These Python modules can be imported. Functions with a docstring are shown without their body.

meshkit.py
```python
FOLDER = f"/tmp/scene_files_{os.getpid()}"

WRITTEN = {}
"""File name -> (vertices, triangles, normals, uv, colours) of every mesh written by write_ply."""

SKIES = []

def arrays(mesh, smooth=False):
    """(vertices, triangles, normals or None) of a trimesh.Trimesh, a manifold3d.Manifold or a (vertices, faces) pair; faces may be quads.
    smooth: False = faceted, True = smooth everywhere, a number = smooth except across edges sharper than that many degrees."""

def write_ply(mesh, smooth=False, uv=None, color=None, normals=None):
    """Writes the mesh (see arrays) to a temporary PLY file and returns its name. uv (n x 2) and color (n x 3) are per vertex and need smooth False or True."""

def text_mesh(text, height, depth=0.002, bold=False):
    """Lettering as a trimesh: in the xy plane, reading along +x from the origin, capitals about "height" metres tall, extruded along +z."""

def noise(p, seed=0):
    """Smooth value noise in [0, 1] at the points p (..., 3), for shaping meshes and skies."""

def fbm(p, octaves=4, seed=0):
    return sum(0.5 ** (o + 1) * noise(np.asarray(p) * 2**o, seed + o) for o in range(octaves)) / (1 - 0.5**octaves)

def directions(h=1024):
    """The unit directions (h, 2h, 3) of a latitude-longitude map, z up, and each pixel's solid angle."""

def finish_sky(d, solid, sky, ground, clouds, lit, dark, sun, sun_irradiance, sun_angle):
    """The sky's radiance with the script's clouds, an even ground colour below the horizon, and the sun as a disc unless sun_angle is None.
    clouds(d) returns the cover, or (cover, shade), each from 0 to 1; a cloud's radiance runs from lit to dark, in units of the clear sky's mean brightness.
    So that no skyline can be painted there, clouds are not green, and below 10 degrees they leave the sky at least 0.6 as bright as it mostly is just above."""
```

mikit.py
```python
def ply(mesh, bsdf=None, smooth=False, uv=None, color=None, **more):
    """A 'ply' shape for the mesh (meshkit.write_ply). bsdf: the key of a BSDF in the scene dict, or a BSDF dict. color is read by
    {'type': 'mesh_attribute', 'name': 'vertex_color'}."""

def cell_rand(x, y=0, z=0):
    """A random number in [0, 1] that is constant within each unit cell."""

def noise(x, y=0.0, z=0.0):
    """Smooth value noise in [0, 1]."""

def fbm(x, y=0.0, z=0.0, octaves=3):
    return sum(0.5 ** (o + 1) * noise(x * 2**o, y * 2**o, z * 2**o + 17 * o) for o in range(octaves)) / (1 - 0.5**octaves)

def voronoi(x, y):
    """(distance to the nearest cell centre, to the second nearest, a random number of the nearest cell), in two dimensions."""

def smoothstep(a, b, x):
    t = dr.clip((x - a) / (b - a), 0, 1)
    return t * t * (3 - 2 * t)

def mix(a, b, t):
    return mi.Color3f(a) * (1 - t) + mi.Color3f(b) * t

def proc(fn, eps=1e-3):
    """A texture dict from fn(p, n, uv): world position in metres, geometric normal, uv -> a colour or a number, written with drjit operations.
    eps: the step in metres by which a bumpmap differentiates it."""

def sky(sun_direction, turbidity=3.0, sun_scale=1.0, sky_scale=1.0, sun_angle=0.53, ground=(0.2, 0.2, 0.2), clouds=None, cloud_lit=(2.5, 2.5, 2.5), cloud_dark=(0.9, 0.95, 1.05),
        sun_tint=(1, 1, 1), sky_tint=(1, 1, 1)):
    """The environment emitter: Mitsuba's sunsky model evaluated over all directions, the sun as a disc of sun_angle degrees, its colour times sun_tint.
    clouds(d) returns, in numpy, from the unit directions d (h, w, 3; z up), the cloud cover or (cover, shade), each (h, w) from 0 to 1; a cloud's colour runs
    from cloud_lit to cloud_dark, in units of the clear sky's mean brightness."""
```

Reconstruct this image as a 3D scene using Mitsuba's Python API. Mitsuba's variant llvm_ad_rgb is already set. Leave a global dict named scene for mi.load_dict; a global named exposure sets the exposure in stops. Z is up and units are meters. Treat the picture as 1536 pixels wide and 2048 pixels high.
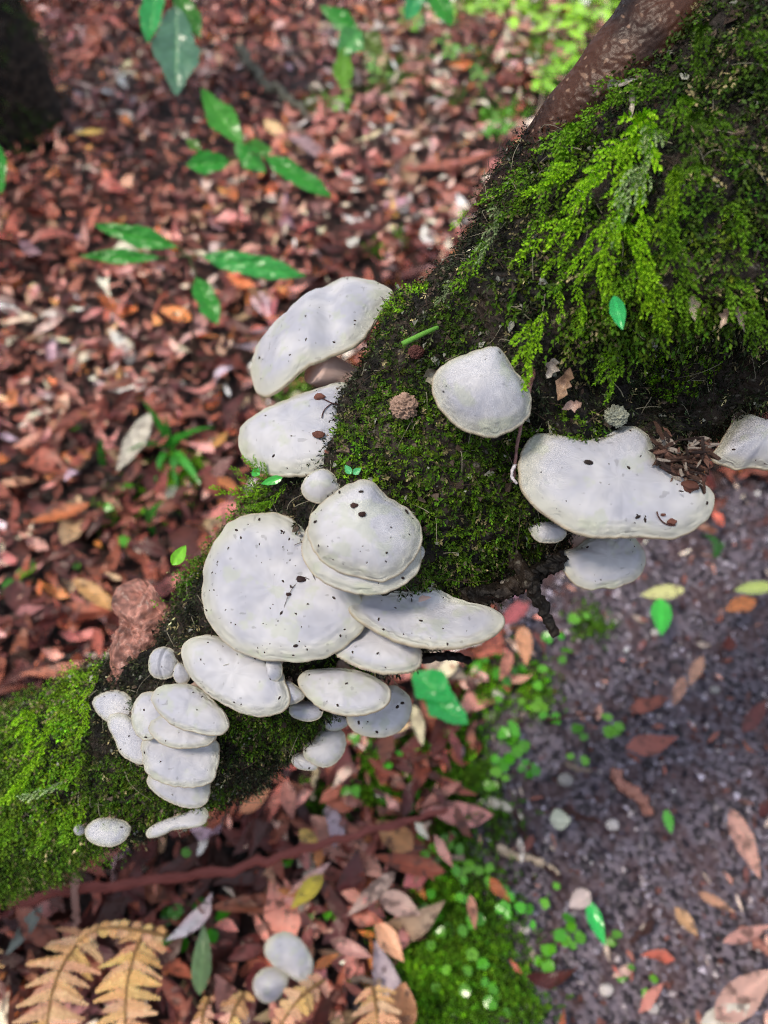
import math, random
import numpy as np, trimesh, mitsuba as mi, mikit, meshkit
from mitsuba import ScalarTransform4f as T
import drjit as dr
from scipy.interpolate import splprep, splev, CubicSpline
from scipy.spatial import cKDTree

random.seed(7); rng = np.random.default_rng(7)
# ------------------------------------------------------------------ camera, sky, exposure
W0, H0 = 1536, 2048
PITCH = math.radians(50); FOV = 54.0
C = np.array([0, 0, 1.05]); F = np.array([0, math.cos(PITCH), -math.sin(PITCH)])
R = np.array([1.0, 0, 0]); U = np.array([0, math.sin(PITCH), math.cos(PITCH)])
K = 2 * math.tan(math.radians(FOV / 2)) / W0
exposure = 2.55
scene = {
    'camera': {'type': 'thinlens', 'fov': FOV, 'fov_axis': 'x', 'aperture_radius': 0.0022, 'focus_distance': 0.392,
               'near_clip': 0.01, 'far_clip': 500.0,
               'to_world': T().look_at(origin=C.tolist(), target=(C + F).tolist(), up=[0, 0, 1])},
    'daylight': mikit.sky((-0.42, -0.16, 0.88), turbidity=3, sun_scale=0.3, sun_angle=14, clouds=lambda d: 1.0,
                          cloud_lit=(0.96, 1.05, 1.25), sun_tint=(0.95, 0.98, 1.06)),
}
labels = {}

# ------------------------------------------------------------------ helpers
def at(px, py, d):
    """The point at z-depth d metres seen at pixel (px, py) of the 1536 x 2048 photograph."""
    px, py, d = (np.asarray(v, float) for v in (px, py, d))
    return C + d[..., None] * F + ((px - W0 / 2) * K * d)[..., None] * R + ((H0 / 2 - py) * K * d)[..., None] * U
def pix(p):
    q = np.asarray(p) - C
    d = q @ F
    return W0 / 2 + q @ R / d / K, H0 / 2 - q @ U / d / K, d
def camvec(n):
    n = np.asarray(n, float); v = n[0] * R + n[1] * U - n[2] * F
    return v / np.linalg.norm(v)
def unit(v):
    v = np.asarray(v, float)
    return v / np.maximum(np.linalg.norm(v, axis=-1, keepdims=True), 1e-12)
counts = {}
def key(name):
    n = counts.get(name, 0); counts[name] = n + 1
    return name if n == 0 else f'{name}_{n:03d}'
def tag(k, label=None, cat=None, group=None, kind=None):
    d = {}
    if label: d['label'] = label
    if cat: d['category'] = cat
    if group: d['group'] = group
    if kind: d['kind'] = kind
    labels[k] = d
def put(k, mesh, bsdf, smooth=True, uv=None, color=None):
    scene[k] = mikit.ply(mesh, bsdf, smooth=smooth, uv=uv, color=color)
    return k
def frames(z, spin):
    """Rotation matrices (n,3,3) whose third column is z, turned by spin about it."""
    z = unit(z)
    a = np.where(np.abs(z[:, 2:3]) < 0.9, [[0, 0, 1.0]], [[1.0, 0, 0]])
    x = unit(np.cross(a, z)); y = np.cross(z, x)
    c, s = np.cos(spin)[:, None], np.sin(spin)[:, None]
    return np.stack([x * c + y * s, y * c - x * s, z], -1)
def tube(pts, rad, n=8, cap=True, wob=0.0, seed=0):
    pts = np.asarray(pts, float); rad = np.broadcast_to(rad, len(pts)).astype(float)
    t = unit(np.gradient(pts, axis=0)); a = np.array([0.3, 0.5, 0.8])
    x = unit(np.cross(t, a)); y = np.cross(t, x)
    th = np.arange(n) * 2 * np.pi / n
    ring = x[:, None] * np.cos(th)[None, :, None] + y[:, None] * np.sin(th)[None, :, None]
    v = pts[:, None] + ring * rad[:, None, None]
    if wob: v = v + ring * (rad[:, None] * wob * (meshkit.noise(v * 3.0 / rad.mean() * 0.35, seed) - 0.5))[..., None] * 2
    v = v.reshape(-1, 3); f = []
    i, j = np.meshgrid(np.arange(len(pts) - 1), np.arange(n), indexing='ij')
    a_, b_, c_, d_ = i * n + j, i * n + (j + 1) % n, (i + 1) * n + (j + 1) % n, (i + 1) * n + j
    f = np.stack([np.stack([a_, b_, c_], -1), np.stack([a_, c_, d_], -1)], 2).reshape(-1, 3)
    if cap:
        v = np.vstack([v, pts[:1], pts[-1:]]); m = len(v)
        k = np.arange(n)
        f = np.vstack([f, np.stack([k * 0 + m - 2, (k + 1) % n, k], 1), np.stack([k * 0 + m - 1, (len(pts) - 1) * n + k, (len(pts) - 1) * n + (k + 1) % n], 1)])
    return v, f
def smoothpath(pts, n=24):
    pts = np.asarray(pts, float); s = np.concatenate([[0], np.cumsum(np.linalg.norm(np.diff(pts, axis=0), axis=1))])
    return CubicSpline(s, pts)(np.linspace(0, s[-1], n))
def join(parts):
    vs, fs, n = [], [], 0
    for v, f in parts:
        vs.append(v); fs.append(np.asarray(f) + n); n += len(v)
    return np.vstack(vs), np.vstack(fs)

# ------------------------------------------------------------------ materials
VC = {'type': 'mesh_attribute', 'name': 'vertex_color'}
def two(b): return {'type': 'twosided', 'bsdf': b}
def pr(col, rough, spec=0.3, **k): return {'type': 'principled', 'base_color': col, 'roughness': rough, 'specular': spec, **k}
def rgb(*c): return {'type': 'rgb', 'value': list(c)}
scene['m_moss'] = two(pr(VC, 0.6, 0.25))
def leaf_bump(p, n, uv): return 0.0016 * mikit.fbm(p.x * 240, p.y * 240, p.z * 240, 3)
def leaf_rot(p, n, uv): return mikit.smoothstep(0.50, 0.72, mikit.fbm(p.x * 120, p.y * 120, p.z * 120, 3)) * 0.75
scene['m_litter'] = two({'type': 'bumpmap', 'arbitrary': mikit.proc(leaf_bump, eps=5e-4), 'scale': 1.0,
                         'bsdf': {'type': 'blendbsdf', 'weight': mikit.proc(leaf_rot), 'a': pr(VC, 0.38, 0.5), 'b': pr({'type': 'rgb', 'value': [.060, .026, .020]}, 0.45, 0.45)}})
scene['m_plain'] = two(pr(VC, 0.7, 0.2))
def vein_bump(p, n, uv): return 0.0012 * mikit.fbm(p.x * 120, p.y * 120, p.z * 120, 2)
scene['m_green_leaf'] = two({'type': 'bumpmap', 'arbitrary': mikit.proc(vein_bump, eps=5e-4), 'scale': 1.0, 'bsdf': pr(VC, 0.24, 0.6)})
def vein_mask(uv):
    a = dr.abs(uv.y * 2 - 1); q = uv.x * 9 - a * 1.3; w = dr.abs(q - dr.floor(q) - 0.5)
    return dr.maximum(mikit.smoothstep(0.42, 0.5, w) * 0.7, mikit.smoothstep(0.10, 0.03, a))
def sap_bump(p, n, uv): return -0.0010 * vein_mask(uv) + 0.0007 * mikit.fbm(p.x * 90, p.y * 90, p.z * 90, 2)
scene['m_sap_leaf'] = two({'type': 'bumpmap', 'arbitrary': mikit.proc(sap_bump, eps=5e-4), 'scale': 1.0,
    'bsdf': {'type': 'blendbsdf', 'weight': mikit.proc(lambda p, n, uv: 0.30 * vein_mask(uv) + 0.10 * mikit.smoothstep(0.55, 0.8, mikit.fbm(p.x * 60, p.y * 60, p.z * 60, 3))), 'a': pr(VC, 0.26, 0.55), 'b': pr({'type': 'rgb', 'value': [.10, .34, .05]}, 0.4, 0.5)}})
def cap_color(p, n, uv):
    r = uv.y
    a = mikit.fbm(p.x * 55, p.y * 55, p.z * 55, 3)
    b = mikit.fbm(p.x * 240 + 7, p.y * 240, p.z * 240, 2)
    ang = mikit.noise(uv.x * 44, r * 2.0, 3.3)
    c = mikit.mix((0.46, 0.475, 0.54), (0.615, 0.62, 0.645), mikit.smoothstep(0.3, 0.68, a))
    c = c * (0.92 + 0.15 * b)
    c = c * (0.94 + 0.12 * ang)
    rim = mikit.smoothstep(0.72, 0.97, r + 0.16 * (a - 0.5) + 0.05 * (ang - 0.5))
    c = mikit.mix(c, mi.Color3f(0.50, 0.505, 0.42) * (0.78 + 0.40 * ang), rim * 0.8)
    edge = mikit.smoothstep(0.985, 1.04, r)
    c = mikit.mix(c, mi.Color3f(0.47, 0.37, 0.22) * (0.6 + 0.8 * b), edge * 0.75)
    fl = mikit.smoothstep(0.56, 0.72, mikit.fbm(p.x * 110 + 3, p.y * 110, p.z * 110 + 9, 4))
    c = mikit.mix(c, (0.47, 0.53, 0.37), fl * 0.38)
    dots = mikit.smoothstep(0.84, 0.92, mikit.noise(p.x * 420, p.y * 420, p.z * 420))
    return c * (1 - 0.25 * dots)
def cap_bump(p, n, uv):
    r = uv.y
    w = mikit.noise(p.x * 260, p.y * 260, p.z * 260)
    rim = mikit.smoothstep(0.70, 0.95, r + 0.10 * (mikit.noise(p.x * 60, p.y * 60, p.z * 60) - 0.5))
    wr = mikit.noise(uv.x * 24 + 2 * w, r * 26 + 4 * w, 1.0)
    rad = mikit.noise(uv.x * 40, r * 3.0, 2.0) * mikit.smoothstep(0.25, 0.6, r)
    return 0.00045 * mikit.fbm(p.x * 75, p.y * 75, p.z * 75, 3) + rim * (0.00044 * wr + 0.00014 * w) + 0.00016 * rad
scene['m_cap'] = two({'type': 'bumpmap', 'arbitrary': mikit.proc(cap_bump, eps=1.5e-4), 'scale': 1.0, 'bsdf': pr(mikit.proc(cap_color), 0.55, 0.35)})
def gill_color(p, n, uv):
    return mikit.mix((0.50, 0.40, 0.30), (0.70, 0.60, 0.48), mikit.noise(uv.x * 150, uv.y * 3, 1.0))
scene['m_gill'] = two(pr(mikit.proc(gill_color), 0.7, 0.2))
def stem_color(p, n, uv):
    return mikit.mix((0.58, 0.36, 0.29), (0.72, 0.58, 0.52), mikit.fbm(p.x * 140, p.y * 140, p.z * 140, 3))
scene['m_stem'] = two(pr(mikit.proc(stem_color), 0.6, 0.25))
scene['m_speck'] = two(pr(rgb(0.022, 0.014, 0.012), 0.6, 0.3))
def bark_color(p, n, uv):
    a = mikit.fbm(p.x * 60, p.y * 60, p.z * 60, 4); b = mikit.fbm(p.x * 380, p.y * 380, p.z * 380, 2)
    c = mikit.mix((0.006, 0.005, 0.004), (0.034, 0.024, 0.017), mikit.smoothstep(0.35, 0.7, a))
    c = mikit.mix(c, (0.16, 0.15, 0.12), mikit.smoothstep(0.64, 0.76, b) * mikit.smoothstep(0.45, 0.6, a) * 0.7)
    return c
def bark_bump(p, n, uv):
    return 0.006 * mikit.fbm(p.x * 160, p.y * 130, p.z * 130, 4)
scene['m_bark'] = two({'type': 'bumpmap', 'arbitrary': mikit.proc(bark_bump, eps=4e-4), 'scale': 1.0, 'bsdf': pr(mikit.proc(bark_color), 0.65, 0.3)})
def limb_color(p, n, uv):
    a = mikit.fbm(p.x * 45, p.y * 45, p.z * 45, 4); b = mikit.noise(p.x * 420, p.y * 420, p.z * 420)
    c = mikit.mix((0.013, 0.005, 0.003), (0.075, 0.028, 0.014), mikit.smoothstep(0.3, 0.7, a))
    c = mikit.mix(c, (0.34, 0.21, 0.14), mikit.smoothstep(0.74, 0.9, b) * 0.7)
    return c
def limb_bump(p, n, uv):
    return 0.0012 * mikit.fbm(p.x * 220, p.y * 220, p.z * 220, 3) + 0.0006 * mikit.noise(p.x * 520, p.y * 520, p.z * 520)
scene['m_limb'] = two({'type': 'bumpmap', 'arbitrary': mikit.proc(limb_bump, eps=4e-4), 'scale': 1.0, 'bsdf': pr(mikit.proc(limb_color), 0.45, 0.4)})
def twig_color(p, n, uv):
    return mikit.mix((0.06, 0.028, 0.028), (0.21, 0.085, 0.075), mikit.fbm(p.x * 90, p.y * 90, p.z * 90, 3))
scene['m_twig'] = two(pr(mikit.proc(twig_color), 0.5, 0.4))

# ------------------------------------------------------------------ ground
def gz(x, y):
    x, y = np.asarray(x, float), np.asarray(y, float)
    p = np.stack([x, y, x * 0], -1)
    far = np.clip((np.hypot(x, y - 1) - 3) / 4, 0, 1)
    return 0.07 * (meshkit.fbm(p * 1.1 + 31, 3, 5) - 0.5) + 0.02 * (meshkit.fbm(p * 7 + 3, 2, 9) - 0.5) + far * 0.5 * (meshkit.fbm(p * 0.2 + 90, 3, 2) - 0.45)
def ground(px, py, up=0.0):
    px, py = np.asarray(px, float), np.asarray(py, float)
    ray = at(px, py, np.ones_like(px)) - C
    z = np.zeros_like(px)
    for _ in range(6):
        t = (C[2] - z) / np.maximum(-ray[..., 2], 1e-3)
        p = C + ray * t[..., None]
        z = gz(p[..., 0], p[..., 1]) + up
    return C + ray * ((C[2] - z) / np.maximum(-ray[..., 2], 1e-3))[..., None]
from shapely.geometry import Polygon, Point
from shapely import contains_xy, prepare
gp = ground(*np.array([(1450, 955), (1300, 1090), (1060, 1215), (960, 1400), (960, 1560), (930, 1700), (830, 1800), (780, 1920), (700, 2048), (700, 2300), (1900, 2300), (2000, 1500), (1800, 1000)], float).T)
PATH = Polygon(gp[:, :2])
PV = gp[:, :2]
def path_mask(x, y):
    """About 1 on the bare gravelly soil, 0 in the litter."""
    x, y = np.asarray(x, float), np.asarray(y, float)
    w = (meshkit.fbm(np.stack([x * 7, y * 7, x * 0], -1), 3, 21) - 0.5) * 0.22
    d = np.array([PATH.exterior.distance(Point(a, b)) for a, b in zip(x.ravel(), y.ravel())]).reshape(x.shape)
    d = np.where(contains_xy(PATH, x, y), d, -d)
    return np.clip((d + w) / 0.06 + 0.5, 0, 1)
xs = np.unique(np.concatenate([np.linspace(-60, -3, 24), np.linspace(-3, 3, 150), np.linspace(3, 60, 24)]))
ys = np.unique(np.concatenate([np.linspace(-60, -0.6, 22), np.linspace(-0.6, 4.6, 140), np.linspace(4.6, 60, 24)]))
gx, gy = np.meshgrid(xs, ys, indexing='ij')
near = (np.abs(gx) < 3.2) & (gy > -0.8) & (gy < 4.8)
pm = np.zeros(gx.shape); pm[near] = path_mask(gx[near], gy[near])
gv = np.stack([gx, gy, gz(gx, gy)], -1).reshape(-1, 3)
i, j = np.meshgrid(np.arange(len(xs) - 1), np.arange(len(ys) - 1), indexing='ij')
q = i * len(ys) + j
gf = np.stack([np.stack([q, q + len(ys), q + len(ys) + 1], -1), np.stack([q, q + len(ys) + 1, q + 1], -1)], 2).reshape(-1, 3)
def soil_color(p, n, uv):
    a = mikit.fbm(p.x * 40, p.y * 40, 0, 4); b = mikit.fbm(p.x * 200, p.y * 200, 3, 3)
    humus = mikit.mix((0.010, 0.005, 0.004), (0.06, 0.025, 0.019), mikit.smoothstep(0.3, 0.75, a))
    grit = mikit.mix((0.024, 0.020, 0.026), (0.21, 0.175, 0.215), mikit.smoothstep(0.3, 0.7, b))
    grit = mikit.mix(grit, (0.09, 0.045, 0.045), mikit.smoothstep(0.48, 0.66, a) * 0.55)
    return mikit.mix(humus, grit, uv.x)
def soil_bump(p, n, uv): return 0.012 * mikit.fbm(p.x * 90, p.y * 90, 0, 4)
scene['m_soil'] = two({'type': 'bumpmap', 'arbitrary': mikit.proc(soil_bump, eps=1e-3), 'scale': 1.0, 'bsdf': pr(mikit.proc(soil_color), 0.5, 0.4)})
put('ground', (gv, gf), 'm_soil', True, uv=np.stack([pm.ravel(), pm.ravel() * 0], 1))
tag('ground', 'dark forest soil under the litter and bare gritty path', 'ground', kind='structure')

# ------------------------------------------------------------------ the leaning trunk
SP = np.array([(-420, 1850, .80, .060), (-180, 1730, .70, .062), (60, 1575, .62, .064), (330, 1450, .535, .062), (600, 1228, .463, .062), (860, 962, .446, .0725),
               (1120, 722, .432, .086), (1400, 475, .416, .098), (1700, 250, .405, .112), (2050, 20, .40, .12), (2450, -200, .40, .125)])
spine0 = at(SP[:, 0], SP[:, 1], SP[:, 2])
ss = np.concatenate([[0], np.cumsum(np.linalg.norm(np.diff(spine0, axis=0), axis=1))])
NS, NT = 300, 180
st = np.linspace(0, ss[-1], NS)
spine = CubicSpline(ss, spine0)(st); srad = CubicSpline(ss, SP[:, 3])(st)
def trunk_mesh():
    t = unit(np.gradient(spine, axis=0)); x = unit(np.cross(t, F)); y = np.cross(t, x)
    th = np.arange(NT) * 2 * np.pi / NT
    ring = x[:, None] * np.cos(th)[None, :, None] + y[:, None] * np.sin(th)[None, :, None]
    v = spine[:, None] + ring * srad[:, None, None]
    d = 0.020 * (meshkit.fbm(v * 22, 3, 4) - 0.5) + 0.012 * (meshkit.fbm(v * 75, 3, 8) - 0.5) + 0.006 * (meshkit.fbm(v * 240, 2, 6) - 0.5)
    v = v + ring * d[..., None]
    i, j = np.meshgrid(np.arange(NS - 1), np.arange(NT), indexing='ij')
    a, b, c, e = i * NT + j, i * NT + (j + 1) % NT, (i + 1) * NT + (j + 1) % NT, (i + 1) * NT + j
    f = np.stack([np.stack([a, c, b], -1), np.stack([a, e, c], -1)], 2).reshape(-1, 3)
    v = v.reshape(-1, 3)
    v = np.vstack([v, spine[:1], spine[-1:]]); k = np.arange(NT); m = len(v)
    f = np.vstack([f, np.stack([k * 0 + m - 2, k, (k + 1) % NT], 1), np.stack([k * 0 + m - 1, (NS - 1) * NT + (k + 1) % NT, (NS - 1) * NT + k], 1)])
    return v, f
tv, tf = trunk_mesh()
tmesh = trimesh.Trimesh(tv, tf, process=False)
tn = np.array(tmesh.vertex_normals)
if np.mean(np.einsum('ij,ij->i', tn[:-2], tv[:-2] - np.repeat(spine, NT, 0))) < 0:
    tf = tf[:, ::-1]; tn = -tn; tmesh = trimesh.Trimesh(tv, tf, process=False)
tpx, tpy, td = pix(tv)
facing = np.einsum('ij,ij->i', tn, C - tv) > 0
def sculpt(spots):
    global tv, tn, tmesh, tpx, tpy, td
    for x, y, r, h in spots:      # a hollow (h < 0) or a swelling (h > 0) of radius r metres
        dd = np.hypot(tpx - x, tpy - y); ok = facing & (dd < 25); k = np.nonzero(ok)[0][np.argmin(td[ok])] if ok.any() else np.argmin(dd + 1e6 * ~facing)
        w = np.exp(-(np.linalg.norm((tv - tv[k]), axis=1) / r) ** 2)
        tv = tv + tn[k] * (h * w)[:, None]
    tmesh = trimesh.Trimesh(tv, tf, process=False); tn = np.array(tmesh.vertex_normals); tpx, tpy, td = pix(tv)
sculpt([(1490, 760, .030, -.040), (1400, 770, .026, -.028), (1310, 770, .022, -.018), (1220, 735, .018, -.010), (1500, 600, .035, .012), (1330, 610, .03, .008), (1220, 470, .035, .010), (800, 585, .022, .009), (840, 700, .02, -.006), (1080, 900, .02, -.008)])
facing = np.einsum('ij,ij->i', tn, C - tv) > 0
def on_trunk(px, py, rad=14):
    """(point, normal) of the trunk's surface that shows at the pixel, or of the nearest silhouette point."""
    dd = np.hypot(tpx - px, tpy - py); ok = facing & (dd < rad)
    k = np.nonzero(ok)[0][np.argmin(td[ok])] if ok.any() else np.argmin(dd + 1e6 * ~facing)
    return tv[k], tn[k]
put('leaning_tree__trunk', (tv, tf), 'm_bark', True)
limb_px = smoothpath(at(*np.array([(985, 430, .412), (1075, 330, .400), (1160, 240, .385), (1245, 140, .372), (1318, 40, .365), (1370, -90, .365), (1430, -260, .37)], float).T), 60)
lr = np.interp(np.linspace(0, 1, 60), [0, .3, .55, .75, 1], [.012, .019, .0225, .0225, .022])
put('leaning_tree__limb', tube(limb_px, lr, 36, wob=0.12, seed=3), 'm_limb', True)
tag('leaning_tree', 'leaning mossy tree trunk with dark wet bark running from upper right to lower left', 'tree trunk')
tag('leaning_tree__limb', 'smooth bare reddish brown limb')
def rootlet(pxs, r0, r1, label, name='rootlet'):
    pts = smoothpath(at(*np.array(pxs, float).T), 70); v, f = tube(pts, np.linspace(r0, r1, 70), 14, wob=0.5, seed=len(pxs))
    v = v + .9 * r1 * (np.stack([meshkit.fbm(v * 330 + 9 * q_, 3, 3 + q_) for q_ in range(3)], 1) - .5) * 2
    k = key('leaning_tree__' + name); put(k, (v, f), 'm_bark', True); tag(k, label)
rootlet([(1020, 1110, .40), (1050, 1150, .385), (1065, 1180, .38), (1085, 1215, .378), (1110, 1270, .378)], .0042, .0026, 'knobbly dark root hanging below the trunk')
rootlet([(780, 1330, .41), (840, 1318, .40), (890, 1312, .397), (940, 1322, .396)], .0035, .0016, 'dark twig stub sticking out beneath the shelf caps')
rootlet([(930, 1185, .40), (1010, 1180, .388), (1080, 1145, .388), (1130, 1112, .385)], .005, .004, 'ragged dark bark edge under the trunk')

# ------------------------------------------------------------------ mushrooms
CAPS = {}
def cap_mesh(outline, hub, depth, n_c, H, p=3.0, thick=0.0028, umbo=0.0, us=0.02, wav=0.0, extra=None, seed=0, N=144, fluted=0.0, grow=1.0):
    """A fan-shaped cap. The outline (pixels of its real contour, its plane through the hub) is turned into metres on that plane."""
    n = camvec(n_c); P0 = at(*hub, depth)
    def unproj(q):
        ray = at(q[:, 0], q[:, 1], np.ones(len(q))) - C
        return C + ray * (((P0 - C) @ n) / (ray @ n))[:, None]
    o = np.asarray(outline, float); o = o.mean(0) + (o - o.mean(0)) * grow
    o3 = unproj(o)
    ex = unit(np.cross(U, n)); ey = np.cross(n, ex)
    q2 = np.stack([(o3 - P0) @ ex, (o3 - P0) @ ey], 1)
    poly = Polygon(q2); c = np.array(poly.centroid.coords[0])
    tck, _ = splprep(np.vstack([q2, q2[:1]]).T, s=0, per=True)
    d = np.array(splev(np.linspace(0, 1, 1200), tck)).T - c
    ang = np.unwrap(np.arctan2(d[:, 1], d[:, 0])); sg = 1 if ang[-1] > ang[0] else -1
    order = np.argsort(sg * ang); th = np.linspace(0, 2 * np.pi, N + 1)
    a0 = np.mod(ang, 2 * np.pi); o_ = np.argsort(a0); rad = np.interp(th, a0[o_], np.linalg.norm(d, axis=1)[o_], period=2 * np.pi)
    k = 3; rp = np.concatenate([rad[-k - 1:-1], rad, rad[1:k + 1]]); rad = np.convolve(rp, np.ones(2 * k + 1) / (2 * k + 1), 'valid'); rad[-1] = rad[0]
    size = math.sqrt(poly.area)
    rad = rad * (1 + (.022 if grow > 1 or size < .022 else .016) * (meshkit.noise(np.stack([np.cos(th) * 9, np.sin(th) * 9, th * 0 + seed], 1), seed) - 0.5) * 2)
    rs = np.concatenate([np.linspace(0, .70, 13), np.linspace(.715, 1, 20)])
    dirs = np.stack([np.cos(th), np.sin(th)], 1)
    rm = rad.mean()
    HH = H * (1.12 if p < 2.8 else .8)
    def top(r, X):
        z = HH * (1 - np.abs(r) ** p)
        if umbo: z = z + umbo * np.exp(-np.sum(X ** 2, -1) / us ** 2)
        if extra: z = z + extra(X / size, r)
        if size > .026 and np.ndim(r) and len(r) == N + 1:
            rr = float(np.mean(r)); cr = rr * rm * 520; tt = np.arange(N + 1) % N / N * 2 * np.pi
            z = z + .0011 * np.clip((rr - .70) / .22, 0, 1) * (meshkit.noise(np.stack([np.cos(tt) * rm * 230, np.sin(tt) * rm * 230, tt * 0 + cr + seed], 1), 3) - .5) * (1 - .6 * (rr > .99))
        w = meshkit.fbm(np.concatenate([X / size * 2.2, X[..., :1] * 0 + seed * 3.7], -1), 3, seed) - 0.5
        z = z + (0.07 + wav) * size * w * r ** 1.5 + 0.02 * size * w + 0.0006 * (meshkit.noise(np.concatenate([X * 330, X[..., :1] * 0], -1), seed) - .5)
        return z
    V, UV = [], []
    for r in rs:
        X = c + dirs * (rad * r)[:, None]; z = top(np.full(N + 1, r), X)
        V.append(P0 + X[:, :1] * ex + X[:, 1:] * ey + z[:, None] * n); UV.append(np.stack([th / (2 * np.pi), th * 0 + r], 1))
    X1 = c + dirs * rad[:, None]; z1 = top(np.ones(N + 1), X1)
    tk = min(thick * .68, 0.10 * size)
    flute = fluted * 0.05 * tk * np.sin(th * 64 + 2 * meshkit.noise(np.stack([th * 3, th * 0, th * 0], 1), seed))
    for a in np.linspace(0.35, np.pi, 7):
        off = np.sin(a) * tk * 0.42 + flute * (np.sin(a) > .3); zz = z1 - tk * (1 - np.cos(a)) / 2
        X = X1 + dirs * off[:, None]
        V.append(P0 + X[:, :1] * ex + X[:, 1:] * ey + zz[:, None] * n); UV.append(np.stack([th / (2 * np.pi), th * 0 + 1 + 0.08 * a / np.pi], 1))
    m = N + 1
    def grid(k0, k1):
        i, j = np.meshgrid(np.arange(k0, k1), np.arange(N), indexing='ij'); a = i * m + j
        return np.stack([np.stack([a, a + m, a + m + 1], -1), np.stack([a, a + m + 1, a + 1], -1)], 2).reshape(-1, 3)
    capv, capf, capuv = np.vstack(V), grid(0, len(V) - 1), np.vstack(UV)
    # underside: gills
    G, GU = [], []
    lam = np.where(np.arange(N + 1) % 2 == 0, 1.0, -1.0)
    for r in np.linspace(1, 0, 12):
        X = c + dirs * (rad * r)[:, None]
        z = top(np.full(N + 1, r), X) - tk * (1 + 0.02) - 0.10 * size * (1 - r) ** 1.2 + lam * 0.0006 * np.sin(np.pi * min(1, r * 1.1)) * (r < .99)
        G.append(P0 + X[:, :1] * ex + X[:, 1:] * ey + z[:, None] * n); GU.append(np.stack([th / (2 * np.pi), th * 0 + r], 1))
    gv_, gu = np.vstack(G), np.vstack(GU)
    ii, jj = np.meshgrid(np.arange(len(G) - 1), np.arange(N), indexing='ij'); a = ii * m + jj
    gf_ = np.stack([np.stack([a, a + m, a + m + 1], -1), np.stack([a, a + m + 1, a + 1], -1)], 2).reshape(-1, 3)
    info = dict(P0=P0, n=n, ex=ex, ey=ey, c=c, size=size, grid=np.array(V[:len(rs)]), rs=rs, N=N)
    return (capv, capf, capuv), (gv_, gf_, gu), info
OCT = trimesh.creation.icosphere(subdivisions=1)
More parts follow.
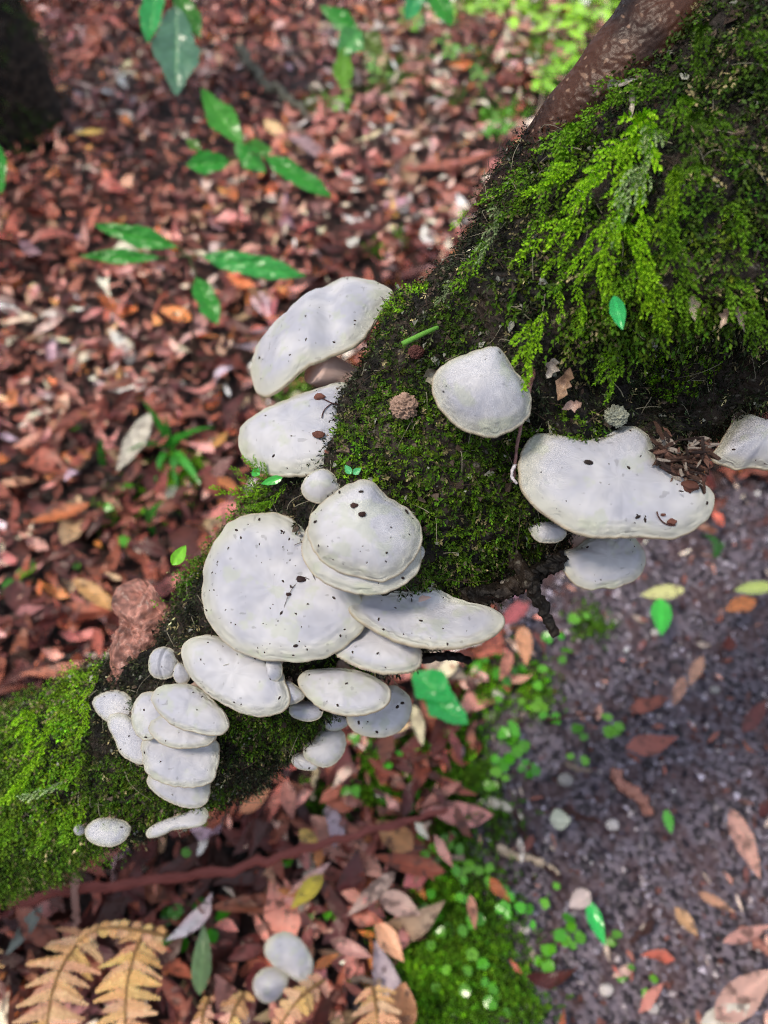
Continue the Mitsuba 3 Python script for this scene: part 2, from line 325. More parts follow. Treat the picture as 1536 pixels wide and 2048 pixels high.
def specks(info, n, seed, big=1.0):
    r_ = np.random.default_rng(seed); parts = []
    g = info['grid']
    for _ in range(n):
        kk = r_.integers(3, len(info['rs']) - 4) if r_.random() < .75 else r_.integers(8, len(info['rs']) - 2)
        jj = r_.integers(0, info['N']); p = g[kk, jj]; nn = unit(np.cross(g[kk, (jj + 1) % info['N']] - p, g[kk - 1, jj] - p))
        if nn @ info['n'] < 0: nn = -nn
        t = unit(np.cross(nn, r_.normal(size=3))); b = np.cross(nn, t)
        s = 0.00033 * big * r_.lognormal(0, .42)
        v = OCT.vertices * np.array([s * r_.uniform(1, 2.3), s, s * .7])
        parts.append((p + v[:, :1] * t + v[:, 1:2] * b + (v[:, 2:] + s * .35) * nn, OCT.faces))
    return join(parts)
def crop(pts, x0, y0, s): return [(x0 + a / s, y0 + b / s) for a, b in pts]
c1 = lambda pts: crop(pts, 400, 500, 2.1943)
c2 = lambda pts: crop(pts, 350, 900, 2.048)
c3 = lambda pts: crop(pts, 100, 1200, 1.92)
c4 = lambda pts: crop(pts, 950, 500, 2.6212)
def mushroom(outline, hub, n_c, label, H=.006, p=3.0, off=0.0, depth=None, stem=True, nspeck=None, group=None, name='bracket_mushroom', stem_to=None, stem_from=None, sr=.006, **kw):
    k = key(name); seed = len(CAPS) + 11
    if depth is None:
        P, N_ = on_trunk(*hub); depth = (P - C) @ F
    depth = depth - off
    (cv, cf, cu), (g_v, g_f, g_u), info = cap_mesh(outline, hub, depth, n_c, H, p, seed=seed, **kw)
    put(k + '__cap', (cv, cf), 'm_cap', True, uv=cu)
    put(k + '__gills', (g_v, g_f), 'm_gill', True, uv=g_u)
    if stem:
        a = info['P0'] + (info['c'][0] * info['ex'] + info['c'][1] * info['ey']) * 0.35 - info['n'] * (0.004 + .05 * info['size'])
        if stem_to is None:
            ii = np.argmin(np.linalg.norm(spine - info['P0'], axis=1)); b = info['P0'] + unit(spine[ii] - info['P0']) * 0.035
        else: b = at(*stem_to)
        if stem_from: a = at(*stem_from)
        s = min(sr, .14 * info['size'])
        put(k + '__stem', tube(smoothpath([a, (a + b) / 2 - .002 * info['n'], b], 12), np.linspace(s * 1.3, s, 12), 20, wob=.15, seed=seed), 'm_stem', True)
    ns = nspeck if nspeck is not None else int(3 + info['size'] / .05 * 14)
    if ns:
        put(k + '__speck', specks(info, ns, seed), 'm_speck', False); tag(k + '__speck', kind='stuff')
    tag(k, label, 'mushroom', group)
    CAPS[k] = info
    return k, info

def g2(x, y, cx, cy, s): return np.exp(-((x - cx) ** 2 + (y - cy) ** 2) / s ** 2)
FACE = (-.1, .35, .93)
# upper left pair at the trunk's edge
mushroom(c1([(825, 155), (790, 140), (740, 122), (650, 112), (600, 118), (570, 132), (520, 138), (470, 155), (420, 185), (380, 215), (345, 250), (300, 285), (260, 295), (225, 330), (200, 390), (190, 450), (200, 500), (225, 555), (260, 590), (300, 598), (345, 578), (385, 545), (430, 515), (480, 500), (540, 470), (600, 445), (660, 425), (710, 390), (740, 340), (770, 290), (800, 245), (840, 200)]),
         (735, 640), (-.25, .62, .75), 'large white cap at the top left of the cluster with a drooping left lobe', H=.012, p=2.6, depth=.432, stem_from=(628, 735, .434), stem_to=(735, 770, .45), sr=.0085,
         extra=lambda X, r: -.0065 * np.exp(-((X[..., 0] + .28 + .25 * X[..., 1]) / .10) ** 2) * (1 - r ** 4) - .020 * np.clip(-X[..., 0] - .36, 0, 1), thick=.004)
mushroom(c1([(625, 580), (570, 600), (520, 618), (450, 640), (400, 660), (300, 700), (220, 740), (180, 780), (170, 830), (180, 880), (210, 925), (260, 960), (310, 980), (380, 986), (450, 980), (520, 965), (580, 935), (615, 900), (645, 850), (662, 800), (660, 740), (655, 680), (660, 620)]),
         (690, 790), (-.2, .50, .83), 'white folded shell cap directly below the topmost white cap with brown crumbs on it', H=.009, p=2.6, depth=.420, stem_to=(735, 810, .45),
         extra=lambda X, r: -.020 * np.clip((X[..., 1] * .9 - X[..., 0] * .42 - .24) / .35, 0, 1) * r + .003 * np.exp(-((X[..., 1] * .9 - X[..., 0] * .42 - .27) / .07) ** 2), thick=.0035)
mushroom(c2([(520, 160), (530, 125), (560, 95), (600, 80), (640, 95), (665, 130), (675, 160), (640, 190), (600, 215), (570, 210), (535, 190)]), (650, 950), (-.1, .35, .9), 'tiny round grey cap tucked above the bell-shaped cap', H=.006, p=2.0, off=.004, nspeck=3)
# centre
mushroom(c2([(530, 310), (490, 300), (450, 272), (400, 260), (330, 265), (270, 275), (220, 305), (180, 345), (150, 400), (125, 450), (115, 520), (108, 590), (115, 650), (145, 710), (190, 770), (250, 815), (320, 845), (400, 857), (500, 860), (580, 850), (650, 820), (710, 780), (760, 735), (775, 690), (765, 640), (730, 570), (690, 500), (640, 430), (590, 370)]),
         (640, 1090), (-.18, .22, .95), 'largest smooth white cap left of centre peppered with dark specks', H=.006, p=5.0, off=-.002, thick=.004, nspeck=58,
         extra=lambda X, r: -.004 * g2(X[..., 0], X[..., 1], -.05, -.02, .4))
mushroom(c2([(522, 390), (540, 330), (600, 260), (690, 210), (800, 200), (900, 240), (970, 310), (1000, 400), (1000, 465), (985, 500), (950, 535), (890, 568), (820, 582), (740, 578), (660, 560), (590, 520), (545, 470), (525, 425)]),
         (740, 1000), (0, .34, .94), 'thin white shelf cap showing as a rim under the bell-shaped cap', H=.005, p=4.0, off=.010, thick=.003, nspeck=4)
mushroom(c2([(790, 135), (830, 165), (860, 200), (920, 225), (970, 265), (1000, 310), (1005, 370), (985, 420), (950, 470), (900, 510), (850, 530), (780, 520), (700, 500), (640, 475), (590, 430), (560, 380), (550, 320), (560, 270), (600, 225), (650, 185), (700, 155), (750, 140)]),
         (735, 978), (0, .32, .95), 'bell-shaped white cap with a pointed top in the middle of the cluster', H=.012, p=2.3, off=.015, umbo=.004, us=.014, thick=.0035, nspeck=24)
mushroom(c2([(985, 400), (1005, 390), (1020, 405), (1020, 430), (1005, 450), (985, 440)]), (845, 1102), (.1, .3, .95), 'tiny white button at the right edge of the bell-shaped cap', H=.003, p=2.0, off=.010, nspeck=0)
mushroom(c2([(770, 700), (740, 745), (700, 785), (660, 808), (655, 820), (690, 850), (740, 875), (800, 895), (870, 908), (940, 905), (985, 890), (1003, 860), (1000, 815), (960, 770), (900, 725), (830, 690)]),
         (790, 1245), (0, .62, .78), 'white shelf cap with a fluted rim half hidden under the wide right-hand shelf', H=.006, p=3.5, depth=.394, thick=.004, nspeck=5, fluted=2.2)
mushroom(c2([(1040, 570), (1000, 578), (930, 583), (850, 580), (760, 585), (715, 597), (708, 622), (730, 665), (780, 705), (850, 745), (930, 780), (1010, 797), (1090, 803), (1170, 800), (1250, 780), (1310, 750), (1345, 715), (1355, 690), (1335, 665), (1290, 645), (1220, 632), (1150, 610), (1085, 580)]),
         (862, 1190), (.05, .70, .71), 'wide oval shelf cap jutting right below the bell-shaped cap with a lilac hollow', H=.0015, p=3.0, depth=.389, thick=.004, nspeck=14,
         extra=lambda X, r: -.005 * g2(X[..., 0], X[..., 1], .05, .1, .35) * (1 - r ** 2) + .003 * g2(X[..., 0], X[..., 1], 0, 0, .12))
# lower middle
mushroom(c2([(30, 800), (60, 775), (110, 762), (170, 765), (230, 790), (300, 810), (370, 840), (420, 890), (450, 960), (470, 1030), (460, 1055), (400, 1080), (340, 1085), (270, 1070), (200, 1035), (130, 990), (80, 940), (45, 890), (28, 840)]),
         (500, 1300), (-.1, .36, .92), 'broad white cap below and left of the largest cap', H=.007, p=3.5, off=.002, thick=.0035)
mushroom(c2([(520, 915), (570, 900), (640, 895), (700, 898), (760, 910), (830, 940), (870, 970), (880, 1000), (865, 1040), (820, 1065), (750, 1078), (680, 1075), (620, 1060), (560, 1020), (520, 975), (508, 940)]),
         (700, 1342), (0, .58, .82), 'flat oval greyish white cap below the fluted shelf', H=.003, p=4.0, off=.010, thick=.0035, nspeck=6)
mushroom(c3([(1315, 330), (1350, 345), (1380, 380), (1385, 420), (1370, 465), (1330, 505), (1280, 522), (1220, 520), (1170, 500), (1145, 465), (1145, 430), (1200, 395), (1260, 350)]),
         (775, 1375), (.05, .33, .94), 'bright white rounded cap hanging below right of the flat oval cap', H=.006, p=3.0, depth=.428, thick=.003)
mushroom(c3([(843, 350), (870, 325), (905, 310), (945, 330), (975, 370), (960, 385), (910, 398), (870, 387), (847, 368)]), (575, 1365), (0, .45, .9), 'small pale cap wedged between the broad cap and the flat oval cap', H=.004, p=2.5, off=.010, nspeck=2)
mushroom(c3([(835, 225), (865, 222), (888, 255), (875, 305), (850, 312), (836, 270)]), (550, 1325), (-.3, .2, .9), 'tiny upright white nub beside the broad cap, below the largest cap', H=.005, p=2.0, off=.010, nspeck=2)
mushroom(c3([(925, 405), (960, 390), (1010, 393), (1045, 420), (1040, 445), (1000, 463), (950, 455), (922, 435)]), (612, 1408), (0, .45, .9), 'small cap hanging under the left end of the flat oval cap', H=.004, p=2.5, off=.006, nspeck=2)
mushroom(c3([(1050, 440), (1080, 423), (1120, 440), (1145, 470), (1115, 495), (1060, 490)]), (668, 1440), (.1, .3, .9), 'uppermost of the three tiny clustered caps under the flat oval cap', H=.004, p=2.2, off=.004, nspeck=1)
mushroom(c3([(1035, 510), (1080, 493), (1120, 505), (1132, 560), (1115, 600), (1060, 640), (1010, 625), (975, 590), (980, 560), (1020, 535)]), (660, 1470), (0, .3, .95), 'middle and largest of the three tiny clustered caps under the flat oval cap', H=.006, p=2.4, off=.010, nspeck=3)
mushroom(c3([(928, 612), (950, 590), (985, 593), (1022, 618), (1025, 645), (980, 652), (940, 637)]), (620, 1510), (-.1, .3, .9), 'lowest of the three tiny clustered caps under the flat oval cap', H=.004, p=2.2, off=.010, nspeck=1)
# right-hand group
mushroom(c4([(0, 545), (50, 530), (100, 520), (140, 550), (170, 600), (210, 650), (255, 690), (275, 720), (288, 790), (285, 840), (260, 880), (210, 925), (150, 955), (90, 970), (30, 960), (-40, 935), (-110, 890), (-170, 830), (-205, 760), (-215, 700), (-200, 650), (-150, 600), (-80, 570)]),
         (990, 715), (.02, .30, .95), 'rounded shell cap standing alone on the dark moss right of the upper pair', H=.015, p=2.2, off=.004, umbo=.003, us=.012, thick=.0035,
         extra=lambda X, r: -.004 * np.exp(-((X[..., 0] - .22 + .3 * X[..., 1]) / .08) ** 2) * (1 - r ** 3), nspeck=10)
mushroom(c4([(285, 1450), (320, 1425), (380, 1420), (430, 1440), (480, 1480), (450, 1520), (400, 1530), (340, 1525), (300, 1490)]), (1110, 1052), (.1, .35, .9), 'small wrinkled grey cap under the left end of the big right-hand shelf', H=.005, p=2.2, off=.003, nspeck=1)
mushroom(c4([(440, 1590), (500, 1575), (560, 1540), (620, 1500), (700, 1470), (800, 1480), (850, 1530), (885, 1590), (890, 1640), (870, 1690), (830, 1730), (770, 1750), (720, 1768), (670, 1760), (610, 1778), (560, 1757), (520, 1743), (490, 1700), (455, 1650)]),
         (1180, 1085), (.08, .36, .92), 'pale cap with a ragged lower rim hanging beneath the big right-hand shelf', H=.007, p=2.8, depth=.395, thick=.003)
mushroom(c4([(245, 1090), (255, 1040), (280, 1000), (330, 970), (390, 965), (450, 985), (520, 1000), (600, 1000), (660, 985), (720, 955), (790, 945), (850, 955), (900, 995), (940, 1050), (980, 1120), (1030, 1165), (1100, 1195), (1180, 1210), (1225, 1240), (1245, 1290), (1240, 1360), (1215, 1410), (1160, 1450), (1090, 1490), (1000, 1503), (920, 1495), (860, 1490), (780, 1495), (700, 1498), (600, 1488), (500, 1455), (420, 1410), (350, 1365), (290, 1310), (255, 1260), (240, 1180)]),
         (1255, 880), (.1, .40, .91), 'big kidney-shaped white shelf cap on the right with a brown crumbly edge', H=.010, p=3.2, off=-.002, umbo=.004, us=.014, thick=.004, N=192, nspeck=24,
         extra=lambda X, r: .002 * g2(X[..., 0], X[..., 1], -.4, .0, .2))
mushroom(c4([(1230, 1090), (1260, 1060), (1300, 1000), (1340, 940), (1380, 885), (1430, 865), (1480, 880), (1560, 900), (1640, 960), (1680, 1030), (1650, 1100), (1580, 1135), (1520, 1142), (1440, 1130), (1380, 1145), (1310, 1120)]),
         (1500, 832), (0, .33, .94), 'crinkled pale cap cut off by the right edge of the picture', H=.012, p=2.4, off=0.002, thick=.0035, nspeck=8)
# lower left group
mushroom(c3([(388, 235), (400, 205), (430, 190), (465, 203), (480, 240), (472, 275), (430, 292), (395, 277)]), (330, 1305), (-.2, .3, .9), 'small cleft white knob beside the brown curled leaf', H=.005, p=2.2, grow=1.17, thick=.0028, off=.006, nspeck=2,
         extra=lambda X, r: -.0016 * np.exp(-((X[..., 0] - .05) / .07) ** 2))
mushroom(c3([(475, 270), (490, 243), (520, 258), (535, 300), (505, 325), (478, 303)]), (362, 1330), (-.1, .3, .9), 'tiny white bump between the cleft knob and the broad cap', H=.003, p=2.0, off=.006, nspeck=1)
mushroom(c3([(175, 390), (210, 365), (260, 360), (300, 385), (310, 430), (285, 465), (230, 460), (190, 425)]), (230, 1392), (-.2, .35, .9), 'leftmost small white cap of the lower left stack', H=.0035, p=3.2, grow=1.17, thick=.0028, off=.004, nspeck=2)
mushroom(c3([(232, 465), (270, 450), (320, 480), (365, 525), (390, 570), (375, 607), (320, 607), (275, 577), (255, 532), (237, 497)]), (255, 1442), (-.25, .38, .88), 'elongated white cap under the leftmost cap of the lower left stack', H=.0035, p=3.2, grow=1.17, thick=.0028, off=.008, nspeck=3)
mushroom(c3([(390, 690), (410, 665), (470, 680), (540, 690), (590, 700), (590, 745), (580, 772), (540, 786), (480, 772), (430, 747), (397, 715)]), (370, 1555), (0, .40, .9), 'lowest white cap of the lower left stack', H=.0035, p=3.4, grow=1.17, thick=.0028, off=.006, nspeck=4)
mushroom(c3([(372, 560), (420, 520), (500, 525), (590, 530), (622, 565), (615, 640), (602, 682), (550, 700), (480, 697), (420, 677), (385, 642), (378, 600)]), (370, 1480), (0, .34, .94), 'square-shouldered white cap in the middle of the lower left stack', H=.004, p=3.2, grow=1.17, thick=.0028, off=.011, nspeck=4)
mushroom(c3([(400, 480), (450, 450), (540, 470), (625, 500), (610, 532), (545, 556), (470, 552), (420, 527)]), (350, 1440), (0, .50, .86), 'thin cream-rimmed shelf under the top cap of the lower left stack', H=.004, p=3.5, grow=1.17, thick=.0028, off=.016, nspeck=2)
mushroom(c3([(325, 430), (345, 385), (380, 368), (415, 380), (432, 430), (420, 475), (410, 502), (375, 522), (340, 502), (325, 467)]), (300, 1400), (-.15, .33, .93), 'rounded cream cap left of the top cap in the lower left stack', H=.0035, p=3.2, grow=1.17, thick=.0028, off=.014, nspeck=3)
mushroom(c3([(412, 370), (440, 345), (490, 338), (550, 345), (590, 372), (630, 412), (662, 455), (657, 490), (620, 502), (560, 492), (490, 472), (440, 432), (415, 397)]), (350, 1382), (0, .42, .9), 'bluish white cap on top of the lower left stack', H=.0035, p=3.0, grow=1.17, thick=.0028, off=.020, nspeck=4)
mushroom(c3([(148, 880), (170, 858), (230, 848), (292, 880), (272, 917), (220, 937), (175, 927), (150, 907)]), (215, 1640), (0, .45, .9), 'small white cap under the trunk at far lower left', H=.005, p=3.2, grow=1.17, thick=.0028, off=.008, nspeck=2)
mushroom(c3([(92, 880), (110, 862), (130, 872), (134, 890), (118, 902), (98, 897)]), (158, 1655), (0, .4, .9), 'tiny white button left of the small cap under the trunk', H=.003, p=2.0, off=.008, nspeck=0)
mushroom(c3([(385, 892), (440, 850), (520, 822), (580, 808), (582, 850), (520, 872), (450, 888), (400, 907)]), (350, 1632), (0, .55, .83), 'thin greyish shelf low under the trunk below the lower left stack', H=.003, p=3.0, grow=1.17, thick=.0028, off=.008, nspeck=2)
# ------------------------------------------------------------------ moss
def shoot_proto(nl, leaf, wid, spread, seed, h=1.0):
    """Spiral of kite-shaped leaves along +z, length about 1; returns (verts, faces, height 0..1 per vertex)."""
    r_ = np.random.default_rng(seed); V, Fc, Hh = [], [], []
    for i in range(nl):
        t = (i + .5) / nl; a = i * 2.4 + r_.uniform(-.3, .3); z = t * h
        d = np.array([math.cos(a), math.sin(a), 0]); s = np.array([-math.sin(a), math.cos(a), 0]); up = np.array([0, 0, 1.0])
        dir_ = unit(d * spread * (1.1 - .7 * t) + up * (.35 + .6 * t)); L = leaf * (1.15 - .55 * t) * r_.uniform(.8, 1.2)
        b = z * up
        V += [b, b + dir_ * L * .45 + s * wid * .5, b + dir_ * L + up * -.08 * L, b + dir_ * L * .45 - s * wid * .5]
        n = 4 * i; Fc += [[n, n + 1, n + 2], [n, n + 2, n + 3]]; Hh += [t * .7, t * .8 + .1, t * .75 + .25, t * .8 + .1]
    return np.array(V), np.array(Fc), np.array(Hh)
def rope(path, n, leaf, wid, r_, V, Fc, Hh, h0, h1):
    """Small leaves set spirally along a curved strand."""
    q = np.linspace(0, len(path) - 1.001, n); i = q.astype(int); fr = (q - i)[:, None]; P = path[i] * (1 - fr) + path[i + 1] * fr; D = unit(path[i + 1] - path[i])
    for j in range(n):
        t = j / n; a = j * 2.4 + r_.uniform(-.4, .4); x = unit(np.cross(D[j], [.3, .8, .2])); y = np.cross(D[j], x); o = x * math.cos(a) + y * math.sin(a); sd = np.cross(D[j], o)
        dd = unit(o * (1.0 - .5 * t) + D[j] * .8); L = leaf * (1.1 - .5 * t) * r_.uniform(.75, 1.25); m = len(V)
        V.extend([P[j], P[j] + dd * L * .45 + sd * wid * .5, P[j] + dd * L, P[j] + dd * L * .45 - sd * wid * .5]); Fc.extend([[m, m + 1, m + 2], [m, m + 2, m + 3]])
        h = h0 + (h1 - h0) * t; Hh.extend([h * .6, h, min(1, h + .25), h])
def plume3(nb, seed):
    """A drooping moss plume along +z, length 1: strands that leave both sides of a main strand and curl towards its tip."""
    r_ = np.random.default_rng(seed); V, Fc, Hh = [], [], []
    ax = np.array([[.05 * math.sin(3 * t + seed), .03 * math.sin(5 * t), t] for t in np.linspace(0, 1, 12)])
    rope(ax, 34, .085, .042, r_, V, Fc, Hh, .2, .8)
    for i in range(nb):
        t = .06 + .86 * (i + r_.uniform(.2, .8)) / nb; sd = r_.choice([-1, 1]) if r_.random() < .3 else (1 if i % 2 else -1); a = math.radians(r_.uniform(28, 60)); L = r_.uniform(.16, .42) * (1.1 - .75 * t); b = ax[int(t * 11)]
        d = np.array([sd * math.sin(a), r_.uniform(-.25, .6), math.cos(a)]); d2 = unit(np.array([sd * .25, -.1, 1.0]))
        path = np.array([b + d * L * u + (d2 - d) * L * .5 * u * u for u in np.linspace(0, 1, 7)])
        rope(path, max(7, int(L / .017)), .074, .036, r_, V, Fc, Hh, .35, 1.0)
    return np.array(V), np.array(Fc), np.clip(np.array(Hh), 0, 1)
def strand3(seed):
    r_ = np.random.default_rng(seed); V, Fc, Hh = [], [], []
    path = np.array([[.12 * math.sin(2 * u + seed), .12 * math.sin(1.7 * u * seed), u] for u in np.linspace(0, 1, 8)])
    rope(path, 15, .20, .10, r_, V, Fc, Hh, .1, 1.0)
    return np.array(V), np.array(Fc), np.clip(np.array(Hh), 0, 1)
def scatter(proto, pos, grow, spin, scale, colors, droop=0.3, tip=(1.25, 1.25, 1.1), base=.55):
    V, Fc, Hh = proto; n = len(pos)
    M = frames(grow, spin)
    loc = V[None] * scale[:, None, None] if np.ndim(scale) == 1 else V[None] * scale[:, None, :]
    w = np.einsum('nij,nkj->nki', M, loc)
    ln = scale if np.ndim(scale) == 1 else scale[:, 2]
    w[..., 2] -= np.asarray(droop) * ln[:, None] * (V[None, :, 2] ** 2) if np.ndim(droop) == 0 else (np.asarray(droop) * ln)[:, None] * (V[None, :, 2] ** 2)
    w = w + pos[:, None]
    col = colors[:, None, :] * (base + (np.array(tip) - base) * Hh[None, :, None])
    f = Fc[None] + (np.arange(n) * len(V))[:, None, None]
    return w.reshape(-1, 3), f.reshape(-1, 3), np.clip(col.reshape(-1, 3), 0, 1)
def merge(parts):
    vs, fs, cs, n = [], [], [], 0
    for v, f, c in parts:
        vs.append(v); fs.append(f + n); cs.append(c); n += len(v)
    return np.vstack(vs), np.vstack(fs), np.vstack(cs)
SH = [shoot_proto(9, .42, .17, 1.0, s) for s in range(4)]
SHD = [shoot_proto(7, .55, .2, 1.3, s + 20) for s in range(3)]
SHL = [strand3(s + 41) for s in range(4)]

# moss patches: (pixel x, y, radius px, density, kind); laid on the trunk where they grow
BRIGHT, OLIVE, DARK = np.array([.17, .36, .010]), np.array([.080, .17, .008]), np.array([.016, .023, .009])
PATCH = [(1180, 430, 215, 'long', BRIGHT * .40, .42), (1440, 480, 180, 'long', OLIVE * .7, .5), (1450, 160, 200, 'long', OLIVE * .38, .55), (1400, 610, 150, 'velvet', OLIVE * 1.1, .75), (1330, 720, 80, 'velvet', BRIGHT * .8, .6),
         (800, 565, 55, 'velvet', BRIGHT * .95, .95), (880, 610, 50, 'velvet', OLIVE * .6, .5), (740, 650, 50, 'velvet', OLIVE * .7, .5), (735, 800, 70, 'velvet', OLIVE * .8, .8), (790, 870, 115, 'velvet', OLIVE * 1.05, .9), (930, 960, 130, 'velvet', OLIVE * .75, .85), (860, 720, 110, 'velvet', OLIVE * .5, .6), (1020, 960, 90, 'velvet', OLIVE * .55, .7), (715, 930, 45, 'velvet', BRIGHT * .9, .9), (960, 1080, 70, 'velvet', BRIGHT * .5, .5),
         (1010, 1110, 100, 'velvet', OLIVE * .65, .8), (900, 1160, 80, 'velvet', OLIVE * .75, .8), (1700, 300, 300, 'long', OLIVE * .5, .5), (2000, 100, 350, 'long', OLIVE * .5, .5), (1160, 840, 55, 'velvet', OLIVE * 1.1, .6), (500, 990, 70, 'long', OLIVE, .9), (1260, 640, 110, 'long', OLIVE * .8, .5),
         (370, 1110, 80, 'long', OLIVE, .8), (50, 1500, 150, 'long', BRIGHT * .8, .7), (140, 1390, 85, 'long', BRIGHT * .9, .75), (20, 1640, 160, 'long', OLIVE, .8), (-150, 1700, 260, 'long', OLIVE * .8, .8), (540, 1480, 110, 'velvet', OLIVE * .7, .8), (470, 1430, 75, 'velvet', OLIVE * .9, .8),
         (690, 1320, 80, 'velvet', OLIVE * .7, .7), (330, 1620, 100, 'velvet', OLIVE * .8, .8), (200, 1620, 90, 'velvet', OLIVE * .8, .8), (430, 1560, 80, 'velvet', DARK * 1.3, .6), (600, 1520, 80, 'velvet', DARK * 1.3, .6), (1000, 380, 80, 'velvet', OLIVE * .7, .5)]
PC = np.array([on_trunk(a, b, 30)[0] for a, b, *_ in PATCH]); PR = np.array([r * K * np.linalg.norm((c - C) @ F) for c, (_, _, r, *_) in zip(PC, PATCH)])
tree_mesh = tmesh
lv_, lf_ = tube(limb_px, lr, 36, cap=False); lower = lf_[(lf_ < 14 * 36).all(1)]
if np.mean(np.einsum('ij,ij->i', trimesh.Trimesh(lv_, lower, process=False).face_normals, lv_[lower].mean(1) - limb_px[lower[:, 0] // 36])) < 0: lower = lower[:, ::-1]
both = trimesh.Trimesh(np.vstack([tv, lv_]), np.vstack([tf, lower + len(tv)]), process=False)
samp, fi = trimesh.sample.sample_surface(both, 210000, seed=5)
samp = np.asarray(samp); sn = np.asarray(both.face_normals)[fi]
sx, sy, sd = pix(samp)
view_ = np.einsum('ij,ij->i', sn, unit(C - samp))
vis = (view_ > -.40) & (sx > -300) & (sx < 2600) & (sy > -600) & (sy < 2200) & ((rng.random(len(samp)) < .5) | ((view_ > 0) & (sx > -40) & (sx < 1580) & (sy > -40)))
samp, sn = samp[vis], sn[vis]
def mossify():
    long_, velv, dark = [], [], []
    near_n = meshkit.fbm(samp * 70, 3, 12)
    best = np.full(len(samp), -1.0); which = np.full(len(samp), -1)
    for i, (c, r) in enumerate(zip(PC, PR)):
        d = np.linalg.norm(samp - c, axis=1) / r
        s = ((1.22 - d) + (near_n - .5) * 1.3) if PATCH[i][3] == 'velvet' else ((1.05 - d) + (near_n - .5) * 2.0)
        s = np.where(rng.random(len(samp)) < PATCH[i][5], s, -1)
        up = s > best; best[up] = s[up]; which[up] = i
    m = best > 0.05
    kinds = np.array([PATCH[i][3] if a else '' for i, a in zip(which, m)])
    base = np.array([PATCH[i][4] for i in which])
    L, V_ = np.nonzero(kinds == 'long')[0], np.nonzero(kinds == 'velvet')[0]
    D = np.nonzero(~m)[0]; D = D[rng.random(len(D)) < .95]
    def colours(idx, b, spread=.40):
        j = np.exp(rng.normal(0, spread, (len(idx), 1))); hue = 1 + rng.normal(0, .12, (len(idx), 3))
        dry = (rng.random((len(idx), 1)) < .07)
        return np.where(dry, np.array([.22, .19, .10]) * j, b * j * hue)
    down = np.array([0, 0, -1.0])
    parts = []
    def lay(idx, protos, cols, smin, smax, tilt, sag, drp, wide=1.0):
        which_ = rng.integers(0, len(protos), len(idx))
        if cols is None: cols = colours(idx, base[idx])
        for p_i, pr_ in enumerate(protos):
            k = idx[which_ == p_i]; c = cols[which_ == p_i]; n = len(k)
            g = unit(sn[k] + rng.normal(0, tilt, (n, 3)) + sag * down)
            s = rng.uniform(smin, smax, n); s = np.stack([s * wide, s * wide, s], 1)
            yield scatter(pr_, samp[k] - sn[k] * .001, g, rng.uniform(0, 6.28, n), s, c, drp)
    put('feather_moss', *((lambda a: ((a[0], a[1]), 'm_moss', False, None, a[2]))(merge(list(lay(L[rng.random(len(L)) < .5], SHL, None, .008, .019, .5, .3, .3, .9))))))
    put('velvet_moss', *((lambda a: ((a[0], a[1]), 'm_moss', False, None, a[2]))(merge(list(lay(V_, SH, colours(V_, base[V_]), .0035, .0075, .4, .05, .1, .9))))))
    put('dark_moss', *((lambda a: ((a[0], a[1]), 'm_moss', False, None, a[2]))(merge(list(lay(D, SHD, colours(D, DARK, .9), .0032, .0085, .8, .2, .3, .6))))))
mossify()
tag('feather_moss', 'long bright green moss hanging over the trunk', 'moss', kind='stuff')
tag('velvet_moss', 'short velvety olive moss coating the trunk', 'moss', kind='stuff')
tag('dark_moss', 'sparse dark moss and liverwort between the green patches', 'moss', kind='stuff')

# feathery fronds one can pick out: (base px, tip px, size factor, colour, rise)
PL = [plume3(n, s) for s, n in enumerate((12, 15, 10, 13, 16, 11, 14))]
def frond(bx, by, tx, ty, col, rise=.012, shrink=.86, label=None, group='feathery moss fronds hanging on the trunk', wide=1.0, d=None):
    ra = rng.normal(0, .24); sc = shrink * rng.uniform(.85, 1.25); ex_, ey_ = tx - bx, ty - by
    tx, ty = bx + (ex_ * math.cos(ra) - ey_ * math.sin(ra)) * sc, by + (ex_ * math.sin(ra) + ey_ * math.cos(ra)) * sc
    if bx > 1310 and d is None: col = col * .75
    if d is None:
        P, N_ = on_trunk(bx, by, 20); d0 = (P - C) @ F - .006
        Q, _ = on_trunk(tx, ty, 20); d1 = min((Q - C) @ F, d0 + .02) - rise
    else: d0, d1 = d
    a, b = at(bx, by, d0), at(tx, ty, d1); L = np.linalg.norm(b - a)
    z = (b - a) / L; toward = C - a
    y = unit(toward - (toward @ z) * z); x = np.cross(y, z)
    V, Fc, Hh = PL[rng.integers(len(PL))]
    w = V * np.array([wide * rng.uniform(.7, 1.15), 1.0, 1.0]) * L
    bend = .22 * L * np.sin(np.pi * V[:, 2].clip(0, 1))
    pts = a + w[:, :1] * x + (w[:, 1:2] + bend[:, None]) * y + w[:, 2:] * z
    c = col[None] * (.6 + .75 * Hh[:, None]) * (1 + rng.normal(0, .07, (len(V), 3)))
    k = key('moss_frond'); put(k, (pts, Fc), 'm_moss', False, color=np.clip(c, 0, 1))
    tag(k, label or 'bright green feathery moss frond hanging over the trunk', 'moss', None if label else group)
LIME, MID, PALE = np.array([.29, .58, .012]), np.array([.15, .34, .010]), np.array([.34, .46, .20])
